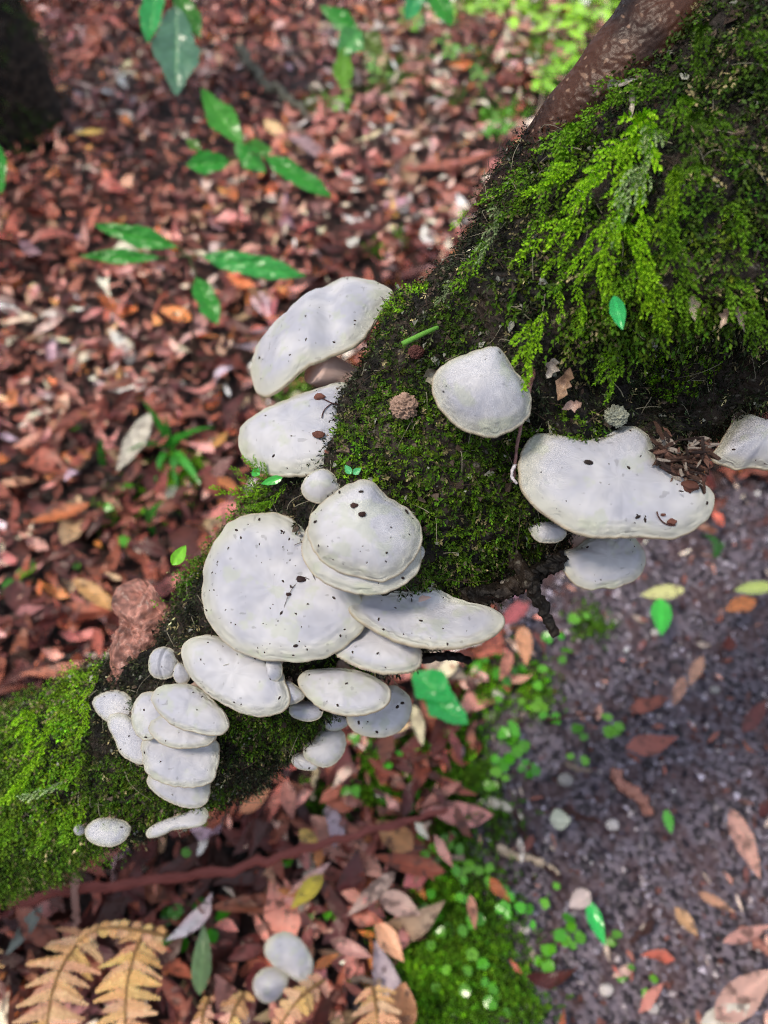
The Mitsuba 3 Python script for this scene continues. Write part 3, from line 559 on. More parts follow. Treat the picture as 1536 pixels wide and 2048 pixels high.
for a in [(1280, 240, 1230, 430, LIME), (1250, 300, 1160, 420, LIME), (1200, 250, 1080, 345, MID), (1150, 330, 1040, 420, LIME), (1180, 360, 1100, 470, LIME), (1240, 380, 1190, 520, LIME), (1290, 330, 1250, 500, PALE),
          (1150, 430, 1000, 520, LIME), (1200, 450, 1120, 590, LIME), (1250, 450, 1240, 600, LIME), (1270, 520, 1310, 660, LIME), (1240, 550, 1200, 650, MID), (1140, 520, 1060, 600, MID), (1100, 400, 985, 480, MID), (1060, 340, 960, 420, MID),
          (1240, 690, 1215, 790, MID), (1090, 620, 1060, 740, LIME), (1120, 580, 1110, 650, LIME), (1170, 620, 1150, 680, MID), (1330, 420, 1350, 540, MID), (1400, 330, 1420, 460, MID), (1470, 400, 1500, 520, MID), (1420, 230, 1500, 330, MID * .7), (1360, 200, 1300, 300, MID),
          (1330, 150, 1180, 190, MID), (1250, 200, 1150, 250, MID), (1480, 60, 1530, 180, MID * .6), (1400, 60, 1440, 170, MID * .5), (1350, 560, 1380, 680, MID), (1450, 560, 1470, 690, MID), (1500, 620, 1520, 740, MID * .8), (960, 480, 890, 560, MID), (940, 420, 890, 470, LIME), (1000, 420, 940, 520, PALE * .7),
          (905, 560, 870, 610, PALE * .7), (1310, 260, 1290, 380, PALE), (1130, 260, 1060, 330, MID), (1360, 330, 1330, 450, LIME * .8), (1210, 520, 1170, 620, LIME), (1290, 430, 1320, 540, LIME)]:
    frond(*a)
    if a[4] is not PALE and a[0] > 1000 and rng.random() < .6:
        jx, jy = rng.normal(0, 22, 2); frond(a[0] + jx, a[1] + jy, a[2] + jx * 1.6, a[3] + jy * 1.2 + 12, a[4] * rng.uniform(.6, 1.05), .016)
for a in [(520, 985, 430, 935, MID), (530, 990, 410, 985, LIME * .8), (540, 970, 470, 920, MID), (550, 1000, 480, 1040, MID), (500, 970, 460, 965, MID), (570, 965, 520, 1035, MID)]:
    frond(*a, d=(.405, .405), group='feathery moss fronds poking out left above the largest cap', label=None)
for k in [k for k in labels if k.startswith('moss_frond') and labels[k].get('group', '').endswith('largest cap')]: labels[k]['label'] = 'green feathery moss frond poking out left above the largest cap'
for a in [(120, 1440, 60, 1520, LIME), (60, 1420, 10, 1500, LIME), (170, 1400, 130, 1470, LIME * .9), (130, 1560, 50, 1610, PALE * 1.2), (60, 1540, -10, 1620, LIME), (150, 1600, 90, 1700, MID), (40, 1620, 0, 1710, MID), (90, 1480, 20, 1570, LIME), (200, 1350, 150, 1420, LIME), (110, 1640, 60, 1740, MID), (170, 1510, 100, 1590, MID)]:
    frond(*a, rise=.02, group='moss fronds on the lower left end of the trunk')
for k in [k for k in labels if k.startswith('moss_frond') and labels[k].get('group', '').startswith('moss fronds on')]: labels[k]['label'] = 'lime green moss frond on the lower left end of the trunk'
# a single smooth green shoot, catkin-like
pts = smoothpath(at(*np.array([(875, 655, .368), (845, 668, .363), (805, 688, .360)], float).T), 16)
v, f = tube(pts, np.linspace(.0010, .0014, 16), 8); put('green_shoot', (v, f), 'm_moss', True, color=np.tile([.16, .42, .06], (len(v), 1)))
tag('green_shoot', 'single thin light green shoot on the dark moss beside the topmost white cap', 'moss shoot')

# crumbs, lichen flakes and threads on the bark
def flakes():
    n = 5200; k = rng.integers(0, len(samp), n); p, nn = samp[k], sn[k]
    M = frames(unit(nn + rng.normal(0, .5, (n, 3))), rng.uniform(0, 6.28, n)); s = .0010 * rng.lognormal(0, .5, n)
    base = np.array([[1, 0, 0], [.2, .8, .2], [-.9, .4, 0], [-.5, -.8, .25], [.5, -.6, 0]]); m = len(base)
    v = np.einsum('nij,nkj->nki', M, (base[None] + rng.normal(0, .25, (n, m, 3))) * s[:, None, None]) + (p + nn * rng.uniform(.001, .005, (n, 1)))[:, None]
    f = np.array([[0, 1, 2], [0, 2, 3], [0, 3, 4]])[None] + (np.arange(n) * m)[:, None, None]
    kind = rng.random((n, 1)); c = np.where(kind < .25, [.34, .35, .29], np.where(kind < .6, [.16, .12, .09], [.06, .04, .03])) * rng.uniform(.5, 1.2, (n, 1))
    return v.reshape(-1, 3), f.reshape(-1, 3), np.repeat(c, m, 0)
a = flakes(); put('bark_crumbs', (a[0], a[1]), 'm_plain', False, color=a[2]); tag('bark_crumbs', 'pale lichen flakes and dark crumbs caught in the moss', 'crumbs', kind='stuff')
def threads():
    parts = []
    for _ in range(1500):
        k = rng.integers(0, len(samp)); p = samp[k] + sn[k] * .003; d = unit(np.cross(sn[k], rng.normal(size=3))); L = rng.uniform(.006, .022)
        pts = np.array([p + d * L * t + sn[k] * (.003 * math.sin(3 * t + L * 900) + .001) + np.array([0, 0, -.3 * L * t * t]) for t in np.linspace(0, 1, 6)])
        parts.append(tube(pts, np.linspace(.00026, .00013, 6), 3, cap=False))
    return join(parts)
v, f = threads(); c = np.where(rng.random((1500, 1)) < .45, [.30, .28, .20], [.06, .04, .03]); put('bark_threads', (v, f), 'm_plain', True, color=np.repeat(c, len(v) // 1500, 0))
tag('bark_threads', 'thin dry rootlets and threads tangled in the moss', 'threads', kind='stuff')

# ------------------------------------------------------------------ leaves
def leaf_grid(nl=7, nw=5, shape=.85):
    t = np.linspace(0, 1, nl); s = np.linspace(-1, 1, nw); w = np.sin(np.pi * t ** shape) ** .8 * (1 - .25 * t); w[0] = .05; w[-1] = .02
    Tt, S = np.meshgrid(t, s, indexing='ij'); i, j = np.meshgrid(np.arange(nl - 1), np.arange(nw - 1), indexing='ij'); q = i * nw + j
    f = np.stack([np.stack([q, q + nw, q + nw + 1], -1), np.stack([q, q + nw + 1, q + 1], -1)], 2).reshape(-1, 3)
    return Tt.ravel(), S.ravel(), np.repeat(w, nw), f
def leaves(grid, pos, yaw, tilt, length, width, curl, fold, twist, cols, mid=1.2, jag=0.0, r_=rng):
    """n leaves lying about pos: (n, k, 3) vertices, faces, colours."""
    t, s, w, f = grid; n, k = len(pos), len(t)
    x = (t[None] - .5) * length[:, None]; y = s[None] * w[None] * width[:, None] * .5 * (1 + jag * r_.normal(size=(n, k)))
    z = curl[:, None] * length[:, None] * (4 * (t[None] - .5) ** 2 - .35) + fold[:, None] * np.abs(y) + twist[:, None] * y * (t[None] - .5) * 2 + .02 * length[:, None] * r_.normal(size=(n, k)) * np.minimum(1, 2 * w)[None]
    p = np.stack([x, y, z], -1)
    cy, sy_ = np.cos(yaw), np.sin(yaw); ax = unit(r_.normal(size=(n, 3)) * [1, 1, .05])
    nz = unit(np.array([0, 0, 1.0]) + ax * np.tan(tilt)[:, None])
    M = frames(nz, yaw)
    v = np.einsum('nij,nkj->nki', M, p) + pos[:, None]
    m = np.where(np.abs(s) < .1, mid, 1.0)
    c = cols[:, None] * m[None, :, None] * (1 + .10 * r_.normal(size=(n, k, 1)))
    return v, f, np.clip(c, 0, 1)
KINDS = [('pinkish brown', (.44, .19, .155)), ('reddish brown', (.22, .068, .045)), ('dark maroon', (.075, .022, .019)), ('orange brown', (.44, .15, .05)), ('pale beige', (.62, .50, .40)), ('dusty pink', (.58, .32, .27)), ('greyish mauve', (.30, .21, .24)), ('tan', (.40, .25, .15))]
KW = np.array([.25, .27, .17, .08, .055, .085, .03, .06])
def litter():
    n = 56000
    px, py = rng.uniform(-350, 1900, n), rng.uniform(-320, 2500, n)
    # even over the ground: sample there instead
    d = rng.uniform(0, 1, n) ** 1.25; y = -.35 + d * 5.4; x = rng.uniform(-1, 1, n) * (1.45 + .72 * np.clip(y, 0, 9))
    thin = (np.abs(x) < .75 + .62 * np.clip(y, 0, 9)) | (rng.random(n) < .75); x, y = x[thin], y[thin]; n = len(x)
    keep = rng.random(n) > .975 * path_mask(x, y)
    x, y = x[keep], y[keep]; n = len(x)
    z = gz(x, y) + rng.uniform(0, 1, n) ** .8 * .045 + .004
    kind = rng.choice(len(KINDS), n, p=KW / KW.sum())
    patchy = meshkit.fbm(np.stack([x * 2.3, y * 2.3, x * 0], 1), 3, 33)
    dark = (patchy < .48 + .05 * (x < 0)) & (rng.random(n) < .72); kind[dark] = rng.choice([1, 2], dark.sum())
    pale = (y > 1.7) & (rng.random(n) < .12 + .28 * np.clip(y - 1.7, 0, 1.2)) & (x > -.25); kind[pale] = rng.choice([4, 5, 0], pale.sum())
    cols = 1.5 * np.array([c for _, c in KINDS])[kind] * np.exp(rng.normal(0, .33, (n, 1))) * (1 + rng.normal(0, .07, (n, 3)))
    frag = rng.random(n) < .55
    L = np.where(frag, rng.uniform(.012, .036, n), rng.uniform(.033, .072, n)) * (1 + .10 * np.clip(y - 1.2, 0, 3)) * rng.lognormal(0, .28, n); Wd = L * rng.uniform(.26, .5, n)
    v, f, c = leaves(leaf_grid(5, 3), np.stack([x, y, z], 1), rng.uniform(0, 6.28, n), np.abs(rng.normal(0, .48, n)).clip(0, 1.2), L, Wd, rng.normal(.08, .20, n), rng.uniform(-.3, .9, n), rng.normal(0, .7, n), cols, jag=.16)
    qx, qy, qd = pix(v.mean(1)); inside = (qx > 10) & (qx < W0 - 10) & (qy > 10) & (qy < H0 - 10)
    size = L * Wd / qd ** 2 * inside
    # leaves that the trunk or the caps hide are not picked
    hid = np.zeros(n, bool)
    kd = cKDTree(np.stack([tpx, tpy], 1)); hid = kd.query(np.stack([qx, qy], 1))[0] < 22
    buried = z - gz(x, y) < .018
    size = size * ~hid * ~buried
    top = np.argsort(-size)[:230]
    for i in top:
        k = key('fallen_leaf'); nm = KINDS[kind[i]][0]
        put(k, (v[i], f), 'm_litter', True, color=c[i]); tag(k, f'{nm} dead leaf lying on the forest litter', 'fallen leaf', f'{nm} leaves of the forest litter')
    rest = np.ones(n, bool); rest[top] = False
    m = rest.sum(); kk = v.shape[1]
    put('leaf_litter', (v[rest].reshape(-1, 3), (f[None] + (np.arange(m) * kk)[:, None, None]).reshape(-1, 3)), 'm_litter', True, color=c[rest].reshape(-1, 3))
    tag('leaf_litter', 'thick layer of dead pinkish and reddish brown leaves covering the forest floor', 'leaf litter', kind='stuff')
litter()

GL = leaf_grid(13, 7); GLR = leaf_grid(23, 11, 1.0)
def leaf_px(name, a, b, wpx, col, label, cat='leaf', up=.02, d=None, mat='m_litter', group=None, face=None, fold=.25, curl=.05, grid=None, k=None, jag=.03):
    """One leaf from base pixel a to tip pixel b, lying up metres above the ground or at the depths d."""
    if d is None: A, B = ground(*a, up), ground(*b, up)
    else: A, B = at(*a, d[0]), at(*b, d[1])
    t, s, w, f = grid or GL; L = np.linalg.norm(B - A); z = (B - A) / L
    mid_ = (A + B) / 2; dd = (mid_ - C) @ F; wm = wpx * K * dd
    view = unit(C - mid_); nrm = view if face is None else unit(np.asarray(face, float))
    if d is None and face is None: nrm = np.array([0, 0, 1.0]); wm = wm / max(.55, 1.0)
    nrm = unit(nrm - (nrm @ z) * z); y = np.cross(nrm, z)
    Y = s * w * wm / 2 * (1 + jag * rng.normal(size=len(t)) + .12 * np.sin(t * 11 + A[0] * 70) * (mat == 'm_sap_leaf'))
    H = (.05 * wm * np.sin(t * 17 + A[0] * 90) * np.abs(s) * w if mat == 'm_sap_leaf' else 0) + fold * np.abs(Y) + curl * L * (4 * (t - .5) ** 2 - .5) + .008 * L * rng.normal(size=len(t)) * np.minimum(1, w * 2)
    v = A + (t * L)[:, None] * z + Y[:, None] * y + H[:, None] * nrm
    c = np.array(col)[None] * np.where(np.abs(s) < .1, 1.3, 1.0)[:, None] * (1 + .06 * rng.normal(size=(len(t), 1)))
    k = k or key(name); put(k, (v, f), mat, True, color=np.clip(c, 0, 1), uv=np.stack([t, s * .5 + .5], 1) if mat == 'm_sap_leaf' else None)
    if label: tag(k, label, cat, group)
    return k
FL = 'fallen_leaf'
for a in [((645, 1750), (582, 1818), 38, (.62, .50, .06), 'yellow leaf below the long red stick'), ((825, 1700), (752, 1642), 62, (.50, .24, .10), 'rounded tan leaf on the red stick beside the green seedlings'), ((890, 1745), (748, 1712), 44, (.30, .07, .035), 'curled red brown leaf under the rounded tan leaf'),
          ((790, 1745), (695, 1832), 34, (.56, .40, .33), 'pale curved leaf right of the yellow leaf'), ((1368, 1180), (1280, 1192), 38, (.62, .62, .26), 'pale yellow leaf lying on the path right of the trunk'), ((1322, 1198), (1322, 1272), 46, (.05, .52, .05), 'bright green leaf just below the pale yellow leaf on the path'),
          ((1545, 1172), (1468, 1182), 34, (.50, .60, .16), 'yellow green leaf at the right edge of the path'), ((1510, 1200), (1450, 1222), 40, (.55, .19, .06), 'orange leaf near the right edge of the path'), ((1055, 1205), (1000, 1252), 38, (.36, .09, .10), 'crimson leaf behind the right tip of the oval shelf cap'),
          ((1045, 1252), (1052, 1332), 38, (.62, .30, .16), 'pointed orange pink leaf standing below the crimson leaf'), ((1022, 1305), (1000, 1362), 26, (.50, .20, .14), 'small salmon leaf left of the pointed orange pink leaf'), ((1405, 1312), (1378, 1372), 26, (.55, .30, .20), 'upper of two small tan leaves on the path'),
          ((1368, 1355), (1346, 1412), 26, (.50, .26, .18), 'lower of two small tan leaves on the path'), ((1460, 1618), (1520, 1760), 50, (.55, .30, .24), 'long pink leaf at the right edge of the gravel'), ((1175, 1800), (1210, 1892), 34, (.03, .48, .09), 'narrow glossy green leaf lying on the gravel'),
          ((1332, 1620), (1342, 1668), 24, (.10, .42, .05), 'small green leaf on the gravel'), ((1100, 1640), (1142, 1640), 46, (.55, .58, .45), 'pale greyish leaf on the gravel above the narrow green leaf'), ((1180, 1785), (1138, 1815), 40, (.55, .45, .42), 'pale pinkish petal beside the narrow green leaf'),
          ((1430, 2040), (1545, 1940), 70, (.56, .34, .28), 'large pink leaf in the bottom right corner'), ((1400, 2060), (1500, 2010), 50, (.60, .56, .48), 'pale leaf under the large pink leaf in the bottom right corner'), ((1395, 1785), (1470, 1825), 24, (.45, .24, .15), 'tan forked leaf scrap near the right edge'),
          ((1350, 1815), (1395, 1872), 32, (.48, .28, .14), 'tan leaf scrap left of the forked one'), ((1445, 1885), (1545, 1850), 26, (.50, .26, .22), 'narrow pink leaf above the bottom right corner'), ((828, 1412), (845, 1492), 28, (.66, .60, .40), 'pale seed-shaped leaf under the bright white cap'),
          ((300, 830), (235, 945), 50, (.60, .56, .46), 'pale crumpled leaf behind the grass left of the cluster'), ((150, 268), (215, 262), 30, (.62, .42, .10), 'yellow leaf far back at upper left'), ((85, 1812), (12, 1912), 34, (.30, .34, .29), 'grey green leaf at the lower left edge'),
          ((400, 1990), (408, 1850), 44, (.20, .33, .14), 'long dull green leaf beside the dry fern'), ((180, 1010), (60, 1045), 40, (.50, .15, .05), 'orange leaf at left behind the trunk'), ((150, 1160), (240, 1225), 38, (.60, .33, .12), 'yellow orange leaf left of the brown curled leaf'),
          ((425, 895), (455, 865), 26, (.60, .30, .08), 'small orange leaf left of the folded shell cap'), ((200, 1330), (40, 1350), 36, (.48, .17, .10), 'red orange leaf just above the lower left moss'), ((660, 1880), (745, 1915), 32, (.50, .25, .22), 'dusty pink leaf right of the white fallen cap'),
          ((760, 1790), (840, 1830), 50, (.55, .36, .30), 'crumpled pink leaf near the bottom moss'), ((940, 1790), (950, 1860), 22, (.45, .20, .13), 'narrow brown leaf upright in the seedlings'), ((570, 1560), (585, 1640), 36, (.42, .16, .12), 'red brown leaf below the trunk behind the tiny clustered caps'),
          ((480, 1625), (540, 1580), 36, (.50, .20, .10), 'orange brown leaf under the trunk'), ((600, 1660), (640, 1700), 32, (.62, .40, .10), 'golden leaf above the red stick'), ((800, 345), (1000, 305), 34, (.42, .14, .09), 'long reddish leaf strip behind the trunk')]:
    leaf_px(FL, *a[:4], 'fallen ' + a[4], 'fallen leaf', up=.058, mat='m_green_leaf' if 'green leaf' in a[4] and 'grey' not in a[4] else 'm_litter')
# the glossy green leaves under the caps
leaf_px('green_leaf', (825, 1345), (905, 1405), 80, (.02, .36, .07), 'upper of two glossy green leaves under the shelf caps', up=.09, mat='m_sap_leaf', grid=GLR)
leaf_px('green_leaf', (850, 1385), (935, 1450), 70, (.02, .33, .07), 'lower of two glossy green leaves under the shelf caps', up=.09, mat='m_sap_leaf', grid=GLR)
# crumpled dead leaves stuck on the trunk
def crumpled(outline, hub, depth, n_c, label, col):
    (cv, cf, cu), (g_v, g_f, g_u), info = cap_mesh(outline, hub, depth, n_c, .004, 2.0, thick=.0006, wav=.35, seed=int(hub[0]), N=96)
    v, f = cv, cf
    v = v - info['n'] * (6 * ((v - info['P0']) @ info['ex'])[:, None] ** 2) + info['n'] * (.014 * (meshkit.noise(v * 70, 4)[:, None] - .4) + .008 * (meshkit.fbm(v * 130, 3, 9)[:, None] - .5) + .006 * (meshkit.fbm(v * 420, 2, 5)[:, None] - .5))
    c = np.array(col)[None] * (.1 + 2.2 * meshkit.fbm(v * 330, 3, 3)[:, None] ** 1.6)
    k = key('curled_leaf'); put(k, (v, f), 'm_litter', True, color=np.clip(c, 0, 1)); tag(k, label, 'dead leaf')
crumpled([(222, 1150), (262, 1158), (300, 1162), (328, 1195), (335, 1240), (318, 1290), (300, 1335), (262, 1360), (230, 1388), (198, 1375), (215, 1335), (226, 1285), (245, 1230), (240, 1190)], (290, 1260), .478, (-.35, .25, .9), 'large mottled brown curled leaf stuck on the trunk left of the largest cap', (.42, .20, .155))
crumpled([(190, 1562), (222, 1530), (245, 1505), (290, 1512), (305, 1545), (300, 1585), (268, 1588), (245, 1602), (222, 1625), (212, 1592)], (260, 1550), .525, (-.2, .25, .93), 'ragged dark brown leaf below the lower left stack', (.17, .075, .065))
# ------------------------------------------------------------------ small things caught on the trunk and the caps
def trunk_leaf(name, a, b, w, col, label, cat, rise=.008, mat='m_green_leaf', grid=None, jag=.03):
    A, _ = on_trunk(*a); B, _ = on_trunk(*b); d = min((A - C) @ F, (B - C) @ F) - rise
    return leaf_px(name, a, b, w, col, label, cat, d=(d, d + .004 * (jag > .1)), mat=mat, grid=grid, jag=jag, curl=.05 + jag, fold=.25 + jag)
trunk_leaf('small_leaf', (1228, 592), (1245, 660), 34, (.02, .40, .09), 'small kidney-shaped blue green leaf among the bright moss fronds', 'leaf', .022)
trunk_leaf('small_leaf', (702, 948), (690, 930), 16, (.10, .50, .18), 'left of two tiny round mint leaves above the bell-shaped cap', 'leaf', .006)
trunk_leaf('small_leaf', (706, 948), (722, 936), 15, (.10, .50, .18), 'right of two tiny round mint leaves above the bell-shaped cap', 'leaf', .006)
leaf_px('small_leaf', (505, 940), (520, 950), 22, (.06, .48, .06), 'tiny bright leaf at the lower left edge of the folded shell cap', 'leaf', d=(.40, .40), mat='m_green_leaf')
leaf_px('small_leaf', (565, 955), (522, 968), 20, (.06, .46, .06), 'tiny green leaf among the moss fronds above the largest cap', 'leaf', d=(.398, .398), mat='m_green_leaf')
trunk_leaf('small_leaf', (345, 1130), (372, 1090), 30, (.22, .62, .03), 'small lime leaf on the trunk left of the largest cap', 'leaf', .02)
for i, (a, b, w, c, lab) in enumerate([((1385, 588), (1390, 640), 20, (.55, .45, .34), 'pale wood chip in the dark moss near the right edge, left of two'), ((1455, 615), (1442, 655), 16, (.55, .42, .32), 'pale splinter at the right edge, left one of a pair'), ((1475, 610), (1488, 660), 16, (.60, .48, .40), 'pale splinter at the right edge, right one of a pair'),
                          ((1140, 735), (1115, 800), 30, (.34, .22, .14), 'tan bark shred between the rounded shell cap and the moss fronds'), ((1165, 805), (1125, 818), 22, (.45, .31, .25), 'pinkish bark shred above the big right-hand shelf'), ((1110, 715), (1095, 755), 26, (.52, .48, .42), 'grey white bark flake right of the rounded shell cap'), ((1205, 175), (1265, 160), 16, (.6, .55, .5), 'whitish wood splinter at the foot of the bare limb'),
                          ((1265, 170), (1262, 240), 12, (.50, .46, .36), 'pale dry straw hanging below the bare limb'), ((855, 735), (868, 770), 26, (.36, .34, .26), 'greyish lichen scrap left of the rounded shell cap'), ((1180, 190), (1205, 240), 12, (.30, .14, .12), 'thin brown straw under the bare limb'), ((1370, 210), (1390, 270), 14, (.40, .24, .2), 'reddish straw in the dark moss of the upper right')]):
    trunk_leaf('wood_chip', a, b, w, c, lab, 'wood chip', .010, 'm_litter', leaf_grid(9, 5, .9), .38)
def lump(px, py, r, label, col, off=.006, name='seed_capsule', cat='seed'):
    P, N_ = on_trunk(px, py); d = (P - C) @ F - off; m = trimesh.creation.icosphere(subdivisions=4); s = r * K * d
    q = m.vertices * (1 + .5 * (meshkit.fbm(m.vertices * 3.2 + px, 3, 4)[:, None] - .5) + .45 * (meshkit.noise(m.vertices * 9 + py, 2)[:, None] - .5)) * s * [1, 1, .8] + at(px, py, d)
    k = key(name); put(k, (q, m.faces), 'm_plain', True, color=np.clip(np.array(col)[None] * (.3 + 1.4 * meshkit.noise(m.vertices * 9 + py, 2)[:, None]), 0, 1)); tag(k, label, cat)
lump(808, 812, 26, 'knobbly light brown seed capsule in the moss right of the folded shell cap', (.36, .24, .18))
lump(832, 704, 15, 'dark red brown knob on the trunk right of the topmost cap', (.10, .04, .035), .004)
lump(1232, 832, 22, 'pale green lichen lump above the big right-hand shelf', (.30, .32, .25), .006, 'lichen', 'lichen')
lump(1395, 890, 17, 'whitish lichen lump beside the crinkled cap at the right edge', (.42, .40, .36), .010, 'lichen', 'lichen')
lump(1012, 1175, 15, 'grey lichen lump under the dark bark edge', (.36, .34, .31), .012, 'lichen', 'lichen')
def strand(pxs, r, label, col, name='dry_rootlet', cat='rootlet'):
    pts = smoothpath(at(*np.array(pxs, float).T), 30); v, f = tube(pts, np.linspace(r, r * .6, 30), 7, wob=.5, seed=len(pxs)); v = v + .0009 * (meshkit.noise(v * 700, 3)[:, None] - .5)
    k = key(name); put(k, (v, f), 'm_plain', True, color=np.clip(np.array(col)[None] * (.5 + meshkit.noise(v * 900, 2)[:, None]), 0, 1)); tag(k, label, cat)
strand([(1010, 802, .345), (1035, 790, .343), (1058, 770, .345), (1068, 740, .352)], .0009, 'thin brown twig lying across the rounded shell cap', (.20, .10, .08))
strand([(1062, 735, .352), (1055, 800, .352), (1040, 860, .358), (1032, 910, .36), (1028, 965, .362)], .0010, 'reddish rootlet hanging between the rounded shell cap and the big shelf', (.26, .14, .13))
strand([(1030, 930, .359), (1024, 950, .358), (1034, 968, .358)], .0009, 'white thread end below the reddish rootlet', (.62, .58, .60))
def cap_bits(kidx, spots, label, name='bark_crumb', col=(.14, .06, .045)):
    info = CAPS[kidx]; g = info['grid'].reshape(-1, 3); gx_, gy_, _ = pix(g)
    for i, (x, y, r, lab) in enumerate(spots):
        j = np.argmin(np.hypot(gx_ - x, gy_ - y)); P = g[j]; s = r * K * ((P - C) @ F); m = trimesh.creation.icosphere(subdivisions=2)
        v = m.vertices * (1 + .7 * (meshkit.noise(m.vertices * 2.2 + x, 3)[:, None] - .5)) * np.array([1.3, .9, .7]) * s + P + info['n'] * s * .4
        k = key(name); put(k, (v, m.faces), 'm_plain', True, color=np.tile(np.array(col) * rng.uniform(.5, 1.4), (len(v), 1))); tag(k, lab, 'bark crumb')
def heap(spots, n, label):
    parts, cols = [], []
    for _ in range(n):
        x, y, r = spots[rng.integers(len(spots))]; P, N_ = on_trunk(x, y, 40); d = HEAP_D + rng.normal(0, .003); q = at(x + rng.normal(0, r), y + rng.normal(0, r), d)
        s = rng.uniform(.0008, .0026); M = frames(rng.normal(size=(1, 3)), np.array([0.0]))[0]; v = OCT.vertices * np.array([rng.uniform(1, 3), .6, .35]) * s * (1 + .5 * rng.normal(size=(len(OCT.vertices), 1)) * .5)
        parts.append((v @ M.T + q, OCT.faces)); cols.append(np.tile(np.array([(.07, .04, .03), (.15, .08, .06), (.30, .26, .22), (.03, .02, .018)][rng.integers(4)]), (len(v), 1)))
    v, f = join(parts); k = key('bark_debris'); put(k, (v, f), 'm_plain', False, color=np.vstack(cols)); tag(k, label, 'debris', kind='stuff')
byl = lambda t: next(k for k in CAPS if t in labels[k]['label'])
HEAP_D = float((CAPS[byl('big kidney')]['P0'] - C) @ F) - .012
heap([(1330, 890, 14), (1355, 925, 16), (1375, 960, 14), (1395, 930, 14), (1400, 895, 12)], 170, 'heap of brown and grey bark debris on the right of the big shelf')
cap_bits(byl('folded shell'), [(640, 872, 9, 'brown chip in the middle of the folded shell cap'), (662, 905, 9, 'dark crumb at the lower right rim of the folded shell cap'), (638, 797, 8, 'dark crumb near the top of the folded shell cap')], '')
cap_bits(byl('largest smooth'), [(603, 1158, 7, 'black crumb on the largest cap'), (580, 1189, 4, 'small brown crumb on the largest cap below the black one')], '', col=(.05, .03, .03))
cap_bits(byl('bell-shaped white'), [(710, 1013, 6, 'left dark crumb on the bell-shaped cap'), (726, 1031, 6, 'right dark crumb on the bell-shaped cap')], '', col=(.06, .03, .025))
cap_bits(byl('big kidney'), [(1378, 975, 13, 'brown bark crumb on the right part of the big shelf, lowest of the heap'), (1362, 945, 16, 'large brown bark crumb in the heap on the big shelf'), (1392, 948, 15, 'right-hand brown bark crumb in the heap on the big shelf'), (1345, 918, 15, 'brown bark crumb at the top of the heap on the big shelf'), (1372, 915, 16, 'upper right bark crumb of the heap on the big shelf'), (1343, 1045, 7, 'small brown crumb near the front rim of the big shelf'), (1325, 1030, 4, 'tiny brown crumb left of the one at the front rim of the big shelf')], '')
def cap_thread(kidx, pxs, label, r=.0005):
    info = CAPS[kidx]; g = info['grid'].reshape(-1, 3); gx_, gy_, _ = pix(g)
    pts = smoothpath([g[np.argmin(np.hypot(gx_ - x, gy_ - y))] + info['n'] * .0008 for x, y in pxs], 16); v, f = tube(pts, r * .6, 6)
    k = key('dry_rootlet'); put(k, (v, f), 'm_plain', True, color=np.tile([.09, .04, .035], (len(v), 1))); tag(k, label, 'rootlet')
kf = byl('folded shell'); cap_thread(kf, [(632, 792), (650, 802), (668, 808), (678, 812)], 'upper dark thread on the folded shell cap'); cap_thread(kf, [(678, 815), (676, 832), (669, 843)], 'short dark thread on the folded shell cap'); cap_thread(kf, [(662, 810), (650, 822), (646, 838)], 'curved dark thread on the folded shell cap')
kb = byl('big kidney'); cap_thread(kb, [(1312, 1028), (1322, 1042), (1335, 1052), (1350, 1050)], 'dark thread at the front rim of the big shelf', .0006); cap_thread(kb, [(1340, 900), (1355, 930), (1380, 985)], 'dark thread running through the bark crumbs on the big shelf', .0009)
# ------------------------------------------------------------------ path gravel, pebbles, sticks
def gravel():
    n = 30000
    y = rng.uniform(-.3, 1.75, n); x = rng.uniform(.0, 1.7, n)
    k = rng.random(n) < path_mask(x, y); x, y = x[k], y[k]; n = len(x)
    base = np.array([[1, 0, 0], [-.4, .9, 0], [-.6, -.8, 0], [.1, .1, .8], [-.1, 0, -.8]]); f0 = np.array([[0, 1, 3], [1, 2, 3], [2, 0, 3], [1, 0, 4], [2, 1, 4], [0, 2, 4]])
    s = np.minimum(.0032 * rng.lognormal(0, .5, n), .0062); M = frames(rng.normal(size=(n, 3)), rng.uniform(0, 6.28, n))
    v = np.einsum('nij,nkj->nki', M, (base[None] + rng.normal(0, .22, (n, 5, 3))) * s[:, None, None]) + np.stack([x, y, gz(x, y) + .3 * s], 1)[:, None]
    kind = rng.random((n, 1)); c = np.where(kind < .36, [.04, .034, .048], np.where(kind < .76, [.33, .30, .36], np.where(kind < .90, [.15, .065, .055], [.50, .44, .46]))) * np.exp(rng.normal(0, .35, (n, 1)))
    return v.reshape(-1, 3), (f0[None] + (np.arange(n) * 5)[:, None, None]).reshape(-1, 3), np.repeat(np.clip(c, 0, .8), 5, 0)
a = gravel(); put('gravel', (a[0], a[1]), 'm_plain', False, color=a[2]); tag('gravel', 'dark mauve grit and tiny stones on the bare path', 'gravel', kind='stuff')
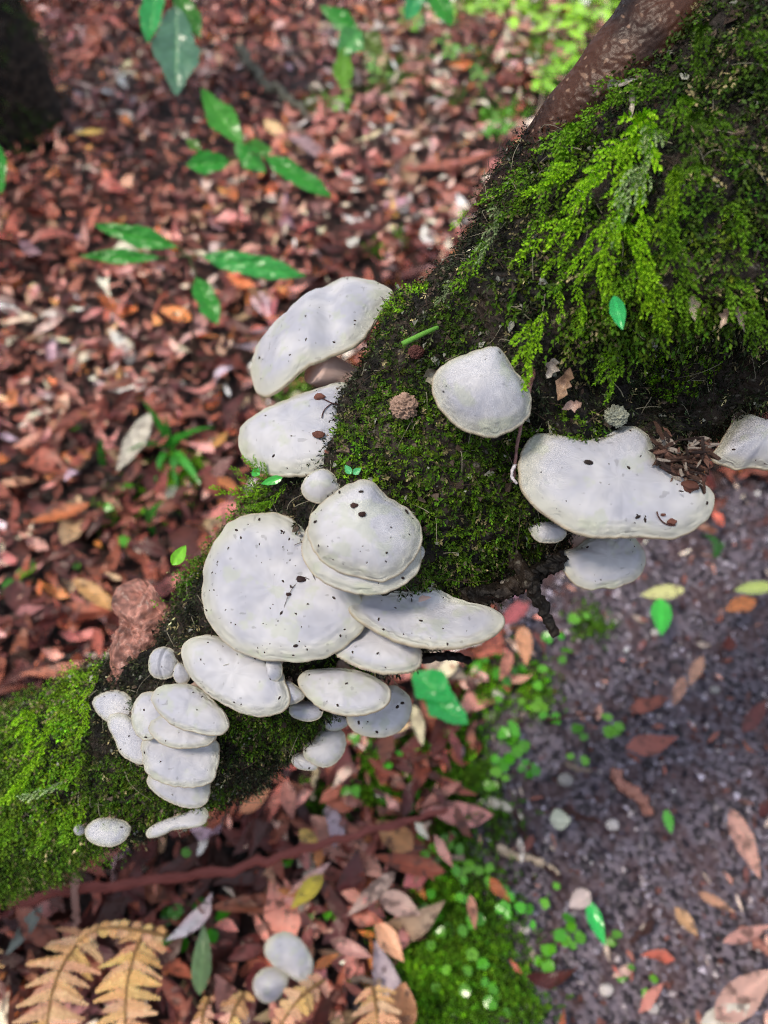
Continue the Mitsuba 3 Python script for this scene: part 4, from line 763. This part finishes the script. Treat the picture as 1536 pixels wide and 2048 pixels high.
def bits():
    """Small scraps of wood and leaf lying on the path."""
    n = 1700; y = rng.uniform(-.3, 1.75, n); x = rng.uniform(.0, 1.7, n); k = rng.random(n) < path_mask(x, y); x, y = x[k], y[k]; n = len(x)
    cols = np.array([(.55, .29, .23), (.26, .09, .065), (.62, .50, .42), (.12, .045, .04)])[rng.integers(0, 4, n)] * np.exp(rng.normal(0, .3, (n, 1)))
    L = rng.uniform(.006, .028, n)
    v, f, c = leaves(leaf_grid(4, 3), np.stack([x, y, gz(x, y) + .005], 1), rng.uniform(0, 6.28, n), np.abs(rng.normal(0, .25, n)), L, L * rng.uniform(.2, .5, n), rng.normal(0, .1, n), rng.uniform(0, .5, n), rng.normal(0, .3, n), cols)
    return v.reshape(-1, 3), (f[None] + (np.arange(n) * v.shape[1])[:, None, None]).reshape(-1, 3), c.reshape(-1, 3)
a = bits(); put('path_scraps', (a[0], a[1]), 'm_litter', True, color=a[2]); tag('path_scraps', 'small scraps of leaf and wood strewn on the path', 'scraps', kind='stuff')
for (x, y, r, lab) in [(1225, 1650, 13, 'white round pebble in the middle of the gravel'), (1213, 1980, 14, 'cream pebble near the bottom of the gravel'), (1305, 2015, 12, 'pale pebble right of the cream one at the bottom'), (995, 1390, 13, 'white pebble among the seedlings right of the green leaves'), (1050, 1860, 10, 'small white pebble beside the lower seedlings'), (1310, 1265, 9, 'tiny pale stone on the path below the green leaf'), (1430, 1380, 10, 'tiny grey white stone near the right side of the path'), (1130, 1560, 16, 'grey stone above the pale greyish leaf')]:
    m = trimesh.creation.icosphere(subdivisions=3); P = ground(x, y, .006); s = r * K * ((P - C) @ F)
    v = m.vertices * (1 + .35 * (meshkit.noise(m.vertices * 1.6 + x, 3)[:, None] - .5)) * np.array([1, .8, .65]) * s + P
    k = key('pebble'); put(k, (v, m.faces), 'm_plain', True, color=np.tile([.62, .58, .56] if 'grey' not in lab else [.33, .32, .31], (len(v), 1))); tag(k, lab, 'pebble')
def stick(pxs, r, label, up=.05, col=None, n=20, name='stick'):
    pts = np.array([ground(a, b, up) for a, b in pxs]); pts = smoothpath(pts, n) if len(pts) > 2 else np.linspace(pts[0], pts[-1], n)
    pts = pts + rng.normal(0, r * .3, pts.shape) + r * .5 * np.sin(np.linspace(0, 9, n) + pxs[0][0])[:, None] * np.array([.2, .4, 1])
    v, f = tube(pts, np.linspace(r, r * .7, n), 9, wob=.75, seed=int(pxs[0][0]))
    k = key(name)
    if col is None: put(k, (v, f), 'm_twig', True)
    else: put(k, (v, f), 'm_plain', True, color=np.clip(np.array(col)[None] * (.7 + .6 * meshkit.noise(v * 200, 2)[:, None]), 0, 1))
    tag(k, label, 'stick')
stick([(20, 1812), (200, 1775), (380, 1748), (560, 1712), (740, 1665), (900, 1612)], .0056, 'long dark red stick lying across the litter below the trunk', .085, (.28, .085, .07), 40)
stick([(965, 1595), (1045, 1630)], .007, 'short white stick on the gravel', .012, (.66, .60, .50))
stick([(995, 1702), (1060, 1718), (1120, 1745)], .005, 'pale beige twig on the gravel below the white stick', .012, (.60, .48, .36))
stick([(1228, 1552), (1305, 1625)], .008, 'pinkish stick in the middle of the gravel', .012, (.46, .22, .17))
stick([(478, 100), (540, 170), (620, 235)], .016, 'grey branch lying far back behind the saplings', .05, (.13, .13, .10), name='stick')
stick([(142, 1640), (148, 1760), (150, 1870)], .005, 'thin pinkish straw crossing the red stick at lower left', .10, (.36, .20, .16))
stick([(632, 1540), (622, 1600)], .004, 'short pale straw under the tiny clustered caps', .03, (.50, .42, .26))
stick([(1030, 1620), (1080, 1720), (1120, 1760)], .004, 'thin dark twig between the white stick and the pale twig', .012, (.05, .025, .025))
stick([(1480, 1860), (1536, 1900)], .007, 'reddish broken stick at the right edge above the corner', .015, (.46, .22, .18))
for i in range(34):
    px, py = rng.uniform(0, 1536), rng.uniform(40, 2000); a = rng.uniform(0, 3.14); L = rng.uniform(50, 130) * (.5 + py / 2600)
    if cKDTree(np.stack([tpx, tpy], 1)).query([px, py])[0] < 60: continue
    stick([(px, py), (px + L * math.cos(a), py + .6 * L * math.sin(a))], rng.uniform(.002, .0045), 'thin dark twig lying in the forest litter', .035, [(.06, .03, .028), (.14, .06, .05), (.25, .19, .15)][i % 3], 10, 'twig')
for k in [k for k in labels if k.startswith('twig')]: labels[k].update(category='twig', group='twigs scattered in the forest litter')

# ------------------------------------------------------------------ seedlings and low moss
def round_leaf(c, r, nrm, col):
    th = np.arange(11) * 2 * np.pi / 11; M = frames(nrm[None], np.array([rng.uniform(0, 6.28)]))[0]
    p = np.vstack([[0, 0, -.12], np.stack([np.cos(th), np.sin(th), .04 * np.sin(2 * th)], 1) * (1 + .07 * rng.normal(size=(11, 1))) * (1 - .32 * np.exp(-(np.minimum(th, 2 * np.pi - th) / .35) ** 2))[:, None]]) * r
    p[1:, 2] += .03 * r; f = np.array([[0, i + 1, (i + 1) % 11 + 1] for i in range(11)])
    return p @ M.T + c, f, np.clip(np.array(col) * (1 + .12 * rng.normal(size=(12, 1))), 0, 1)
def seedling(px, py, n=3, r=11, label='green seedling with small round leaves', group='round-leaved seedlings on the ground', col=(.09, .40, .02)):
    n = n if n != 3 else int(rng.integers(1, 5)); P = ground(px, py); dd = (P - C) @ F; R_ = r * K * dd; k = key('seedling'); h = rng.uniform(.012, .042)
    a0 = rng.uniform(0, 6.28); c = np.array(col) * rng.uniform(.55, 1.2) * np.array([rng.uniform(.7, 1.7), 1, 1])
    for i in range(n):
        a = a0 + i * 2 * np.pi / n + rng.normal(0, .6); Rl = R_ * rng.uniform(.7, 1.2); o = R_ * (rng.uniform(.9, 1.9) if n > 1 else 0)
        q = P + np.array([math.cos(a) * o, math.sin(a) * o, h + rng.normal(0, .002)])
        v, f, cc = round_leaf(q, Rl, unit(np.array([math.cos(a) * .25, math.sin(a) * .25, 1]) + rng.normal(0, .15, 3)), c)
        put(k + ('__leaf' if i == 0 else f'__leaf_{i:03d}'), (v, f), 'm_green_leaf', True, color=cc)
    v, f = tube(np.linspace(P - [0, 0, .005], P + [0, 0, h], 4), .0012, 5); put(k + '__stem', (v, f), 'm_green_leaf', True, color=np.tile([.10, .24, .03], (len(v), 1)))
    tag(k, label, 'seedling', group)
for a in [(395, 1665), (383, 1720), (578, 1735, 1, 15), (345, 1840, 1, 15), (388, 1820, 2, 15), (435, 1855, 2, 16), (345, 1900, 1, 16), (395, 1880, 2, 17), (640, 1648, 1), (667, 1675, 1), (615, 1880, 1), (640, 1845, 2), (680, 1850, 1), (700, 1590), (755, 1520), (790, 1540), (820, 1560), (770, 1590), (730, 1500), (845, 1520), (880, 1500), (910, 1580), (825, 1610), (775, 1545),
          (950, 1330), (965, 1345), (985, 1310), (1005, 1370), (990, 1420), (1040, 1350), (1070, 1375), (1060, 1420), (1100, 1445), (1160, 1470), (1210, 1470), (1010, 1480), (1005, 1530), (1050, 1560), (1145, 1540, 2), (1030, 1500), (985, 1580), (840, 1690), (855, 1720), (870, 1740), (905, 1700), (890, 1760), (920, 1745), (965, 1745, 2), (860, 1800), (925, 1790), (945, 1830), (1010, 1820), (990, 1780), (1050, 1830), (1090, 1800, 2), (1120, 1870, 2), (1090, 1920), (1045, 1850), (1130, 1880), (1230, 1890, 2), (1250, 1960, 2), (1300, 1985, 2),
          (880, 1860), (900, 1880), (860, 1900), (920, 1850), (940, 1920), (890, 1950), (930, 1970), (870, 1980), (960, 1960), (905, 2010), (980, 2000), (1010, 2030), (850, 1840), (1120, 1330, 2), (1100, 1280, 2), (160, 880, 1), (150, 1045, 2), (120, 1050, 2), (130, 935, 1), (255, 1000, 2), (230, 1020, 2), (165, 1150, 1), (260, 1110, 1), (40, 1190, 1, 26), (70, 1165, 1, 24), (300, 1040, 2), (1150, 1260, 2)]:
    if a[0] < 700 and a[1] < 1400: seedling(*a, label='small green seedling in the litter left of the trunk', group='seedlings in the litter left of the trunk')
    else: seedling(*a)
def ground_moss(patches, name, label, h=(.007, .017), dens=16.0, pro=SH):
    parts = []
    for px, py, r, col in patches:
        P = ground(px, py); dd = (P - C) @ F; rm = r * K * dd; n = int(dens * 1e4 * rm * rm)
        n = min(n, 2200); o = rng.normal(0, .5, (n, 2)) * rm * np.array([1, 1.2]); x, y = P[0] + o[:, 0], P[1] + o[:, 1]
        pos = np.stack([x, y, gz(x, y) + rng.uniform(.0, .012, n)], 1)
        cols = np.array(col)[None] * np.exp(rng.normal(0, .4, (n, 1))) * (1 + rng.normal(0, .1, (n, 3)))
        s = rng.uniform(*h, n)
        parts.append(scatter(pro[rng.integers(len(pro))], pos, np.array([0, 0, 1.0]) + rng.normal(0, .5, (n, 3)), rng.uniform(0, 6.28, n), s, cols, .1))
    a = merge(parts); put(name, (a[0], a[1]), 'm_moss', False, color=a[2]); tag(name, label, 'moss', kind='stuff')
GD, GB = (.075, .20, .008), (.13, .34, .01)
ground_moss([(820, 1540, 90, GD), (900, 1480, 70, GB), (760, 1560, 60, GB), (960, 1380, 60, GB), (900, 1680, 60, GD), (870, 1780, 60, GB), (900, 1900, 110, GD), (860, 1960, 90, GD), (960, 1960, 90, GD), (1040, 1990, 60, GD), (800, 1880, 60, GD), (1060, 1380, 50, GB), (1000, 1640, 40, GD), (640, 1600, 40, GD), (850, 1600, 90, GD), (930, 1560, 70, GD), (950, 1850, 100, GD), (830, 1960, 80, GB), (900, 1970, 90, GB), (1180, 1250, 40, GD), (370, 960, 60, GB), (250, 1020, 50, GD)], 'ground_moss', 'low green moss between the litter and the path')
ground_moss([(1000, 240, 48, (.10, .30, .02)), (985, 260, 30, (.10, .30, .02)), (1110, 170, 55, (.12, .32, .03)), (1100, 110, 60, (.16, .38, .03)), (1150, 50, 80, (.2, .42, .03)), (1060, 20, 80, (.2, .42, .03)), (1210, 20, 60, (.2, .42, .03)), (960, 10, 60, (.16, .36, .03)), (800, 150, 60, (.08, .2, .02)), (660, 215, 40, (.1, .26, .02)), (760, 195, 40, (.08, .2, .02)), (900, 200, 30, (.08, .22, .02)), (745, 515, 22, (.12, .34, .02)), (800, 497, 18, (.16, .4, .02)), (860, 40, 60, (.12, .3, .02)), (950, 130, 40, (.06, .16, .03)), (560, 790, 50, (.2, .36, .06)), (600, 770, 40, (.22, .4, .05))], 'background_moss', 'green moss and creeping plants on the ground behind the trunk', h=(.02, .05), dens=2.0)

# ------------------------------------------------------------------ saplings
def sapling(name_label, stem, lvs, col=(.025, .28, .02), cat='sapling'):
    k = key('sapling'); pts = smoothpath([at(*s) for s in stem] , 20)
    v, f = tube(pts, np.linspace(.0035, .0018, 20), 7); put(k + '__stem', (v, f), 'm_plain', True, color=np.tile([.07, .06, .04], (len(v), 1)))
    for i, (a, b, w, d, *more) in enumerate(lvs):
        kk = k + ('__leaf' if i == 0 else f'__leaf_{i:03d}')
        leaf_px('', a, b, w, more[0] if more else col, None, d=(d, d), mat='m_sap_leaf', k=kk, grid=GLR, fold=rng.uniform(.1, .45), curl=rng.uniform(-.03, .12), face=unit(unit(C - at(*a, d)) + np.array([rng.normal(0, .35), rng.normal(0, .25), .45])), jag=.05)
        if len(more) > 1: tag(kk, more[1])
        hub = stem[-1]; A = at(*a, d); B = pts[np.argmin(np.linalg.norm(pts - A, axis=1))]
        v, f = tube(np.linspace(B, A, 5), .0013, 5); put(k + ('__petiole' if i == 0 else f'__petiole_{i:03d}'), (v, f), 'm_plain', True, color=np.tile([.07, .10, .03], (len(v), 1)))
    tag(k, name_label, cat)
gd = lambda x, y: float((ground(x, y) - C) @ F)
sapling('sapling with four spread glossy green leaves left above the cluster', [(395, 760, gd(395, 760)), (385, 640, 1.3), (378, 512, 1.13)], [((355, 495), (190, 450), 46, 1.13), ((318, 516), (160, 512), 34, 1.12), ((405, 512), (612, 552), 52, 1.12, (.04, .38, .06)), ((392, 556), (436, 650), 52, 1.10)])
sapling('sapling with glossy green leaves and one long drooping leaf above the four-leaved one', [(470, 560, gd(470, 560)), (478, 400, 1.5), (482, 300, 1.25)], [((484, 292), (402, 178), 62, 1.25, (.05, .30, .02)), ((458, 325), (372, 330), 52, 1.24), ((470, 290), (532, 345), 46, 1.23), ((528, 312), (664, 394), 46, 1.2), ((402, 300), (372, 278), 24, 1.3, (.07, .2, .02)), ((478, 300), (545, 300), 44, 1.24, (.05, .26, .02))])
sapling('sapling at the top with a large dull bluish green leaf hanging down', [(410, 330, gd(410, 330)), (390, 200, 1.6), (345, 15, 1.25), (340, -60, 1.2)], [((352, 15), (352, 192), 96, 1.22, (.10, .24, .15), 'large dull bluish green leaf'), ((318, -50), (296, 88), 58, 1.22, (.03, .34, .08)), ((345, -30), (402, 78), 50, 1.27, (.04, .22, .02)), ((330, -60), (420, -90), 50, 1.2)])
sapling('sapling with blurred yellow green leaves at the top centre', [(720, 330, gd(720, 330)), (725, 180, 1.7), (722, 60, 1.4)], [((718, 62), (640, 12), 40, 1.38), ((722, 60), (678, 110), 60, 1.36, (.08, .34, .08)), ((690, 95), (684, 182), 44, 1.36, (.13, .34, .02)), ((725, 65), (765, 112), 50, 1.4, (.10, .16, .015))])
sapling('sapling leaves cut by the top edge right of centre', [(850, 240, gd(850, 240)), (850, 60, 1.7), (848, -60, 1.35)], [((848, -40), (812, 42), 44, 1.33, (.03, .34, .10)), ((852, -40), (905, 52), 52, 1.34), ((850, -60), (960, -20), 48, 1.35)])
sapling('single green leaf of a sapling cut by the left edge', [(-60, 560, gd(-60, 560)), (-45, 400, 1.3), (-20, 270, 1.1)], [((-14, 275), (2, 390), 40, 1.1), ((-30, 270), (-130, 240), 40, 1.1)])
def creeper(label, spots, col):
    k = key('creeping_plant')
    for i, (x, y, r) in enumerate(spots):
        for j in range(16):
            a = rng.uniform(0, 6.28); A = (x + rng.normal(0, r * .35), y + rng.normal(0, r * .3)); L = r * rng.uniform(.3, .65); m = i * 16 + j
            leaf_px('', A, (A[0] + L * math.cos(a), A[1] + .7 * L * math.sin(a)), L * .6, np.array(col) * rng.uniform(.6, 1.2), None, up=rng.uniform(.03, .16), mat='m_green_leaf', k=k + ('__leaf' if m == 0 else f'__leaf_{m:03d}'))
    tag(k, label, 'plant')
creeper('bright yellow green plant behind the bare limb at the top', [(1150, 35, 70), (1080, 20, 60), (1220, 20, 50)], (.34, .70, .015))
creeper('ragged green plant left of the bare limb, below the yellow green one', [(1130, 110, 60), (1090, 160, 55), (1160, 130, 40)], (.26, .60, .012))
creeper('round green tuft on the litter left of the limb', [(1000, 240, 40), (985, 262, 30)], (.10, .34, .01))
creeper('green leafy plant in the litter at the top, left of the yellow green one', [(830, 40, 50), (770, 150, 34), (690, 200, 36)], (.16, .42, .02))
creeper('low green plant in the litter at the top centre', [(745, 125, 30), (905, 95, 36), (960, 150, 30)], (.14, .40, .02))
creeper('yellow green plant at the top edge left of the limb', [(960, 8, 50), (900, 20, 40), (1010, 10, 40)], (.28, .58, .015))
# ------------------------------------------------------------------ grass tuft
def grass(label, blades, up=.0):
    k = key('grass_tuft')
    for i, (b, t, w) in enumerate(blades):
        P = ground(*b); dd = (P - C) @ F; Q = at(*t, dd * .94); w3 = w * K * dd
        m_ = (P + Q) / 2 + np.array([0, 0, .02]); pts = smoothpath([P, m_, Q], 8); side = unit(np.cross(pts[-1] - pts[0], C - P)); ww = w3 * np.array([.7, .9, 1, 1, .9, .7, .4, .05])[:, None]
        v = np.concatenate([pts - side * ww / 2, pts + side * ww / 2]); f = np.array([[[j, j + 1, j + 9], [j, j + 9, j + 8]] for j in range(7)]).reshape(-1, 3)
        put(k + ('__blade' if i == 0 else f'__blade_{i:03d}'), (v, f), 'm_green_leaf', True, color=np.tile(np.array([.06, .34, .04]) * rng.uniform(.7, 1.2), (16, 1)))
    tag(k, label, 'grass')
grass('grass tuft with splayed blades in the litter left of the folded shell cap', [((345, 900), (285, 800), 14), ((345, 905), (405, 975), 16), ((340, 900), (250, 905), 10), ((345, 900), (430, 855), 10), ((350, 900), (355, 985), 14), ((340, 905), (310, 965), 12), ((345, 900), (330, 830), 10), ((210, 940), (205, 875), 14), ((300, 1060), (330, 1000), 14), ((308, 1070), (290, 1010), 12), ((345, 900), (385, 870), 12)])
grass('grass blades at the right of the trunk on the path', [((1430, 1115), (1405, 1068), 14), ((1432, 1112), (1445, 1090), 9)])
# ------------------------------------------------------------------ dry fern fronds
def fern(label, rachis, halfw, lift=.12, pinnae=13, taper=.5):
    k = key('dry_fern'); base = [ground(a, b, lift + 0 * i) for i, (a, b) in enumerate(rachis)]
    pts = smoothpath(base, 40) if len(base) > 2 else np.linspace(base[0], base[-1], 40)
    pts[:, 2] += .03 * np.sin(np.linspace(0, np.pi, 40))
    v, f = tube(pts, np.linspace(.0022, .0012, 40), 6); put(k + '__rachis', (v, f), 'm_plain', True, color=np.tile([.30, .17, .07], (len(v), 1)))
    m = 0; tan = unit(np.gradient(pts, axis=0)); up = np.array([0, 0, 1.0])
    for i in range(pinnae):
        u = (i + .5) / pinnae; q = u * 39; a = int(q); P = pts[a]; d = tan[a]; dd = (P - C) @ F
        L = halfw * K * dd * (1 - taper * abs(u - .35) ** 1.1) * (1 if u < .85 else 1 - (u - .85) * 4)
        for sg in (1, -1):
            L = L * rng.uniform(.84, 1.12); sag = rng.uniform(.05, .45); s = unit(np.cross(up, d) * sg + d * rng.uniform(.1, .4) + rng.normal(0, .09, 3)); n = unit(np.cross(d, np.cross(up, d)) + s * .1 + np.array([0, 0, .4]))
            nl = 9; V, Fc = [], []; w0 = .5 * np.linalg.norm(pts[39] - pts[0]) / pinnae * 1.65; across = unit(np.cross(n, s))
            for j in range(nl):
                t = j / nl; c0 = P + s * L * t - n * (sag * L * t * t); w = w0 * (1 - t) ** .6 * (.8 + .35 * rng.random()); g = L / nl
                for e in (1, -1):
                    b = len(V); o = unit(across * e + s * .45); lf = n * w * rng.uniform(-.1, .35)
                    V += [c0, c0 + s * g * .95, c0 + o * w * .6 + s * g * .75 + lf * .5, c0 + o * w + lf + s * g * .2, c0 + o * w * .6 - s * g * .05 + lf * .5]
                    Fc += [[b, b + 1, b + 2], [b, b + 2, b + 4], [b + 4, b + 2, b + 3]]
            c = np.array([.90, .56, .30])[None] * (1 + .16 * rng.normal(size=(len(V), 1))) * rng.uniform(.75, 1.2) * np.array([1, rng.uniform(.85, 1.08), rng.uniform(.7, 1.2)]); c[0::5] *= .6; c[3::5] *= 1.15
            put(k + ('__pinna' if m == 0 else f'__pinna_{m:03d}'), (np.array(V), np.array(Fc)), 'm_plain', False, color=np.clip(c, 0, 1)); m += 1
    tag(k, label, 'fern')
fern('dry tan fern frond at the bottom left, left one of the big pair', [(178, 1868), (140, 1940), (105, 2090), (90, 2150)], 76, .14, 15)
fern('dry tan fern frond at the bottom left, right one of the big pair', [(292, 1858), (276, 1930), (262, 2080), (258, 2150)], 68, .15, 15)
fern('dry tan fern frond arching over the top of the big pair', [(330, 1872), (250, 1868), (180, 1878), (150, 1890)], 17, .16, 9)
fern('dry tan fern frond cut by the left edge at the bottom', [(-30, 1890), (-50, 1990), (-60, 2140)], 60, .14)
fern('dry tan fern frond in the middle of the bottom edge leaning right', [(650, 1960), (600, 2010), (545, 2090)], 34, .12, 8)
fern('short dry fern frond at the bottom edge left of the white fallen cap', [(490, 1985), (470, 2050), (455, 2110)], 34, .12, 7)
fern('short narrow dry fern frond at the bottom edge beside the grey green stalk', [(420, 1995), (415, 2050), (412, 2110)], 22, .12, 7)
fern('dry orange fern frond at the bottom edge right of the white fallen cap', [(745, 1975), (755, 2040), (760, 2110)], 52, .12, 7)
leaf_px(FL, (790, 2070), (810, 1965), 80, (.45, .20, .09), 'fallen orange brown broad leaf at the bottom edge beside the dry fern', 'fallen leaf', up=.10)
# ------------------------------------------------------------------ fallen caps on the litter
o = [(530, 1890), (545, 1872), (570, 1866), (598, 1880), (620, 1910), (625, 1945), (612, 1965), (590, 1962), (560, 1938), (535, 1915)]
mushroom(o, (580, 1915), (.1, .2, .95), 'bright white cap fallen on the litter at the bottom', H=.008, p=3.0, thick=.002, wav=.25, depth=float((ground(580, 1915, .10) - C) @ F), stem=False, nspeck=0, name='fallen_mushroom')
o = [(508, 1960), (525, 1940), (555, 1938), (575, 1955), (565, 1985), (540, 2005), (515, 1995)]
mushroom(o, (540, 1968), (-.1, .3, .9), 'greyish cream cap beside the bright white fallen cap', H=.012, p=2.2, depth=float((ground(540, 1968, .075) - C) @ F), stem=False, nspeck=0, name='fallen_mushroom')
# ------------------------------------------------------------------ background tree at top left
bt = ground(-40, 262); r0 = .25
pts = np.array([bt + np.array([-.02 + .03 * math.sin(3 * t), .02 * t, -.08 + 2.6 * t]) for t in np.linspace(0, 1, 40)])
bv, bf = tube(pts, r0 * (1 - .25 * np.linspace(0, 1, 40)) + .10 * np.exp(-np.linspace(0, 26, 40)), 48, wob=.1, seed=9)
bv = bv + .012 * (meshkit.fbm(bv * 20, 3, 3)[:, None] - .5)
put('background_tree__trunk', (bv, bf), 'm_bark', True); tag('background_tree', 'dark mossy tree trunk standing in the top left corner', 'tree trunk')
bm = trimesh.Trimesh(bv, bf, process=False); p, q = trimesh.sample.sample_surface(bm, 9000, seed=2); nn = np.asarray(bm.face_normals)[q]
nn = np.where(np.einsum('ij,ij->i', nn, np.asarray(p) - (bt * [1, 1, 0] + np.asarray(p) * [0, 0, 1]))[:, None] < 0, -nn, nn)
k = meshkit.fbm(np.asarray(p) * 9, 3, 2) > .47; p, nn = np.asarray(p)[k], nn[k]
a = scatter(SH[1], p, nn + rng.normal(0, .4, (len(p), 3)) + [0, 0, -.4], rng.uniform(0, 6.28, len(p)), rng.uniform(.012, .03, len(p)), np.array([.035, .075, .012])[None] * np.exp(rng.normal(0, .5, (len(p), 1))), .3)
put('background_tree__moss', (a[0], a[1]), 'm_moss', False, color=a[2]); tag('background_tree__moss', 'dark green moss clinging to the bark', kind='stuff')
# ------------------------------------------------------------------ labels that say where
MARKS = [(385, 510, 'the four-leaved sapling'), (500, 310, 'the sapling with the long drooping leaf'), (345, 120, 'the bluish green hanging leaf'), (60, 130, 'the top left tree trunk'), (345, 910, 'the grass tuft'), (620, 640, 'the topmost white cap'),
         (560, 1180, 'the largest cap'), (460, 1725, 'the long red stick'), (612, 1782, 'the yellow leaf'), (575, 1915, 'the white fallen cap'), (160, 1990, 'the big dry ferns'), (880, 1400, 'the glossy green leaves'), (1000, 1612, 'the white stick'), (1192, 1846, 'the narrow green leaf'),
         (1320, 1200, 'the pale yellow leaf on the path'), (1225, 1650, 'the white round pebble'), (1490, 1690, 'the long pink leaf'), (1490, 1990, 'the bottom right corner leaf'), (705, 100, 'the top centre sapling'), (1000, 245, 'the round green tuft'), (900, 325, 'the reddish leaf strip'), (270, 1260, 'the brown curled leaf'),
         (965, 780, 'the rounded shell cap'), (1240, 980, 'the big kidney-shaped cap'), (1235, 625, 'the kidney-shaped small leaf'), (1285, 90, 'the bare limb'), (80, 1520, 'the mossy lower left end'), (560, 170, 'the grey branch'), (820, 1675, 'the rounded tan leaf')]
MARKS += [(1440, 640, 'the pale splinters'), (1232, 832, 'the pale lichen lump'), (1235, 168, 'the whitish splinter'), (1380, 240, 'the reddish straw'), (960, 430, 'the trunk edge moss'), (1105, 735, 'the grey bark flake'), (1160, 1250, 'the dark hanging root'), (840, 1455, 'the pale seed-shaped leaf'), (1120, 1650, 'the pale greyish leaf'), (1050, 1720, 'the pale beige twig'), (1305, 2015, 'the pale bottom pebble'), (1040, 1285, 'the pointed orange pink leaf'), (180, 265, 'the far yellow leaf'), (110, 1030, 'the orange leaf'), (270, 885, 'the pale crumpled leaf')]
def frond_look(k):
    v, f, n_, u_, c = meshkit.WRITTEN[scene[k]['filename']]; m = np.array(c).mean(0); L = np.ptp(np.array(v), axis=0).max()
    return ('long ' if L > .030 else 'short ') + ('pale green' if m[2] > .1 else 'lime green' if m[1] > .42 else 'mid green' if m[1] > .28 else 'dark green') + ' feathery moss frond'
def leaflets(k): return {1: 'single-leaved', 2: 'two-leaved', 3: 'three-leaved', 4: 'four-leaved'}.get(sum(q.startswith(k + '__leaf') for q in scene), 'small') + ' green seedling'
def where_labels(prefix, what):
    seen = {}
    for k in [k for k in labels if (k == prefix or (k.startswith(prefix + '_') and k[len(prefix) + 1:].isdigit())) and 'group' in labels[k]]:
        g = next(d['filename'] for kk, d in scene.items() if (kk == k or kk.startswith(k + '__')) and d.get('type') == 'ply')
        x, y, _ = (float(v) for v in pix(np.array(meshkit.WRITTEN[g][0]).mean(0)))
        mx, my, nm = min(MARKS, key=lambda m: (m[0] - x) ** 2 + (m[1] - y) ** 2); dx, dy = x - mx, y - my
        side = ('just beside' if math.hypot(dx, dy) < 45 else 'left of' if dx < -abs(dy) else 'right of' if dx > abs(dy) else 'above' if dy < 0 else 'below')
        seen.setdefault((what(k), side, nm), []).append((math.hypot(dx, dy), k))
    for (w, side, nm), ks in seen.items():
        for i, (_, k) in enumerate(sorted(ks)):
            order = '' if len(ks) == 1 else ['nearest ', 'second nearest ', 'third nearest ', 'fourth nearest ', 'fifth nearest ', 'sixth nearest ', 'seventh nearest ', 'eighth nearest ', 'ninth nearest ', 'tenth nearest ', *[f'number {q_} outwards, ' for q_ in range(11, 40)]][i] if i < 30 else 'farther '
            labels[k]['label'] = f'{order}{w} {side} {nm}'
where_labels('fallen_leaf', lambda k: labels[k]['group'].split(' leaves')[0] + ' dead leaf')
where_labels('seedling', leaflets)
where_labels('moss_frond', frond_look)
where_labels('twig', lambda k: 'thin dark twig')
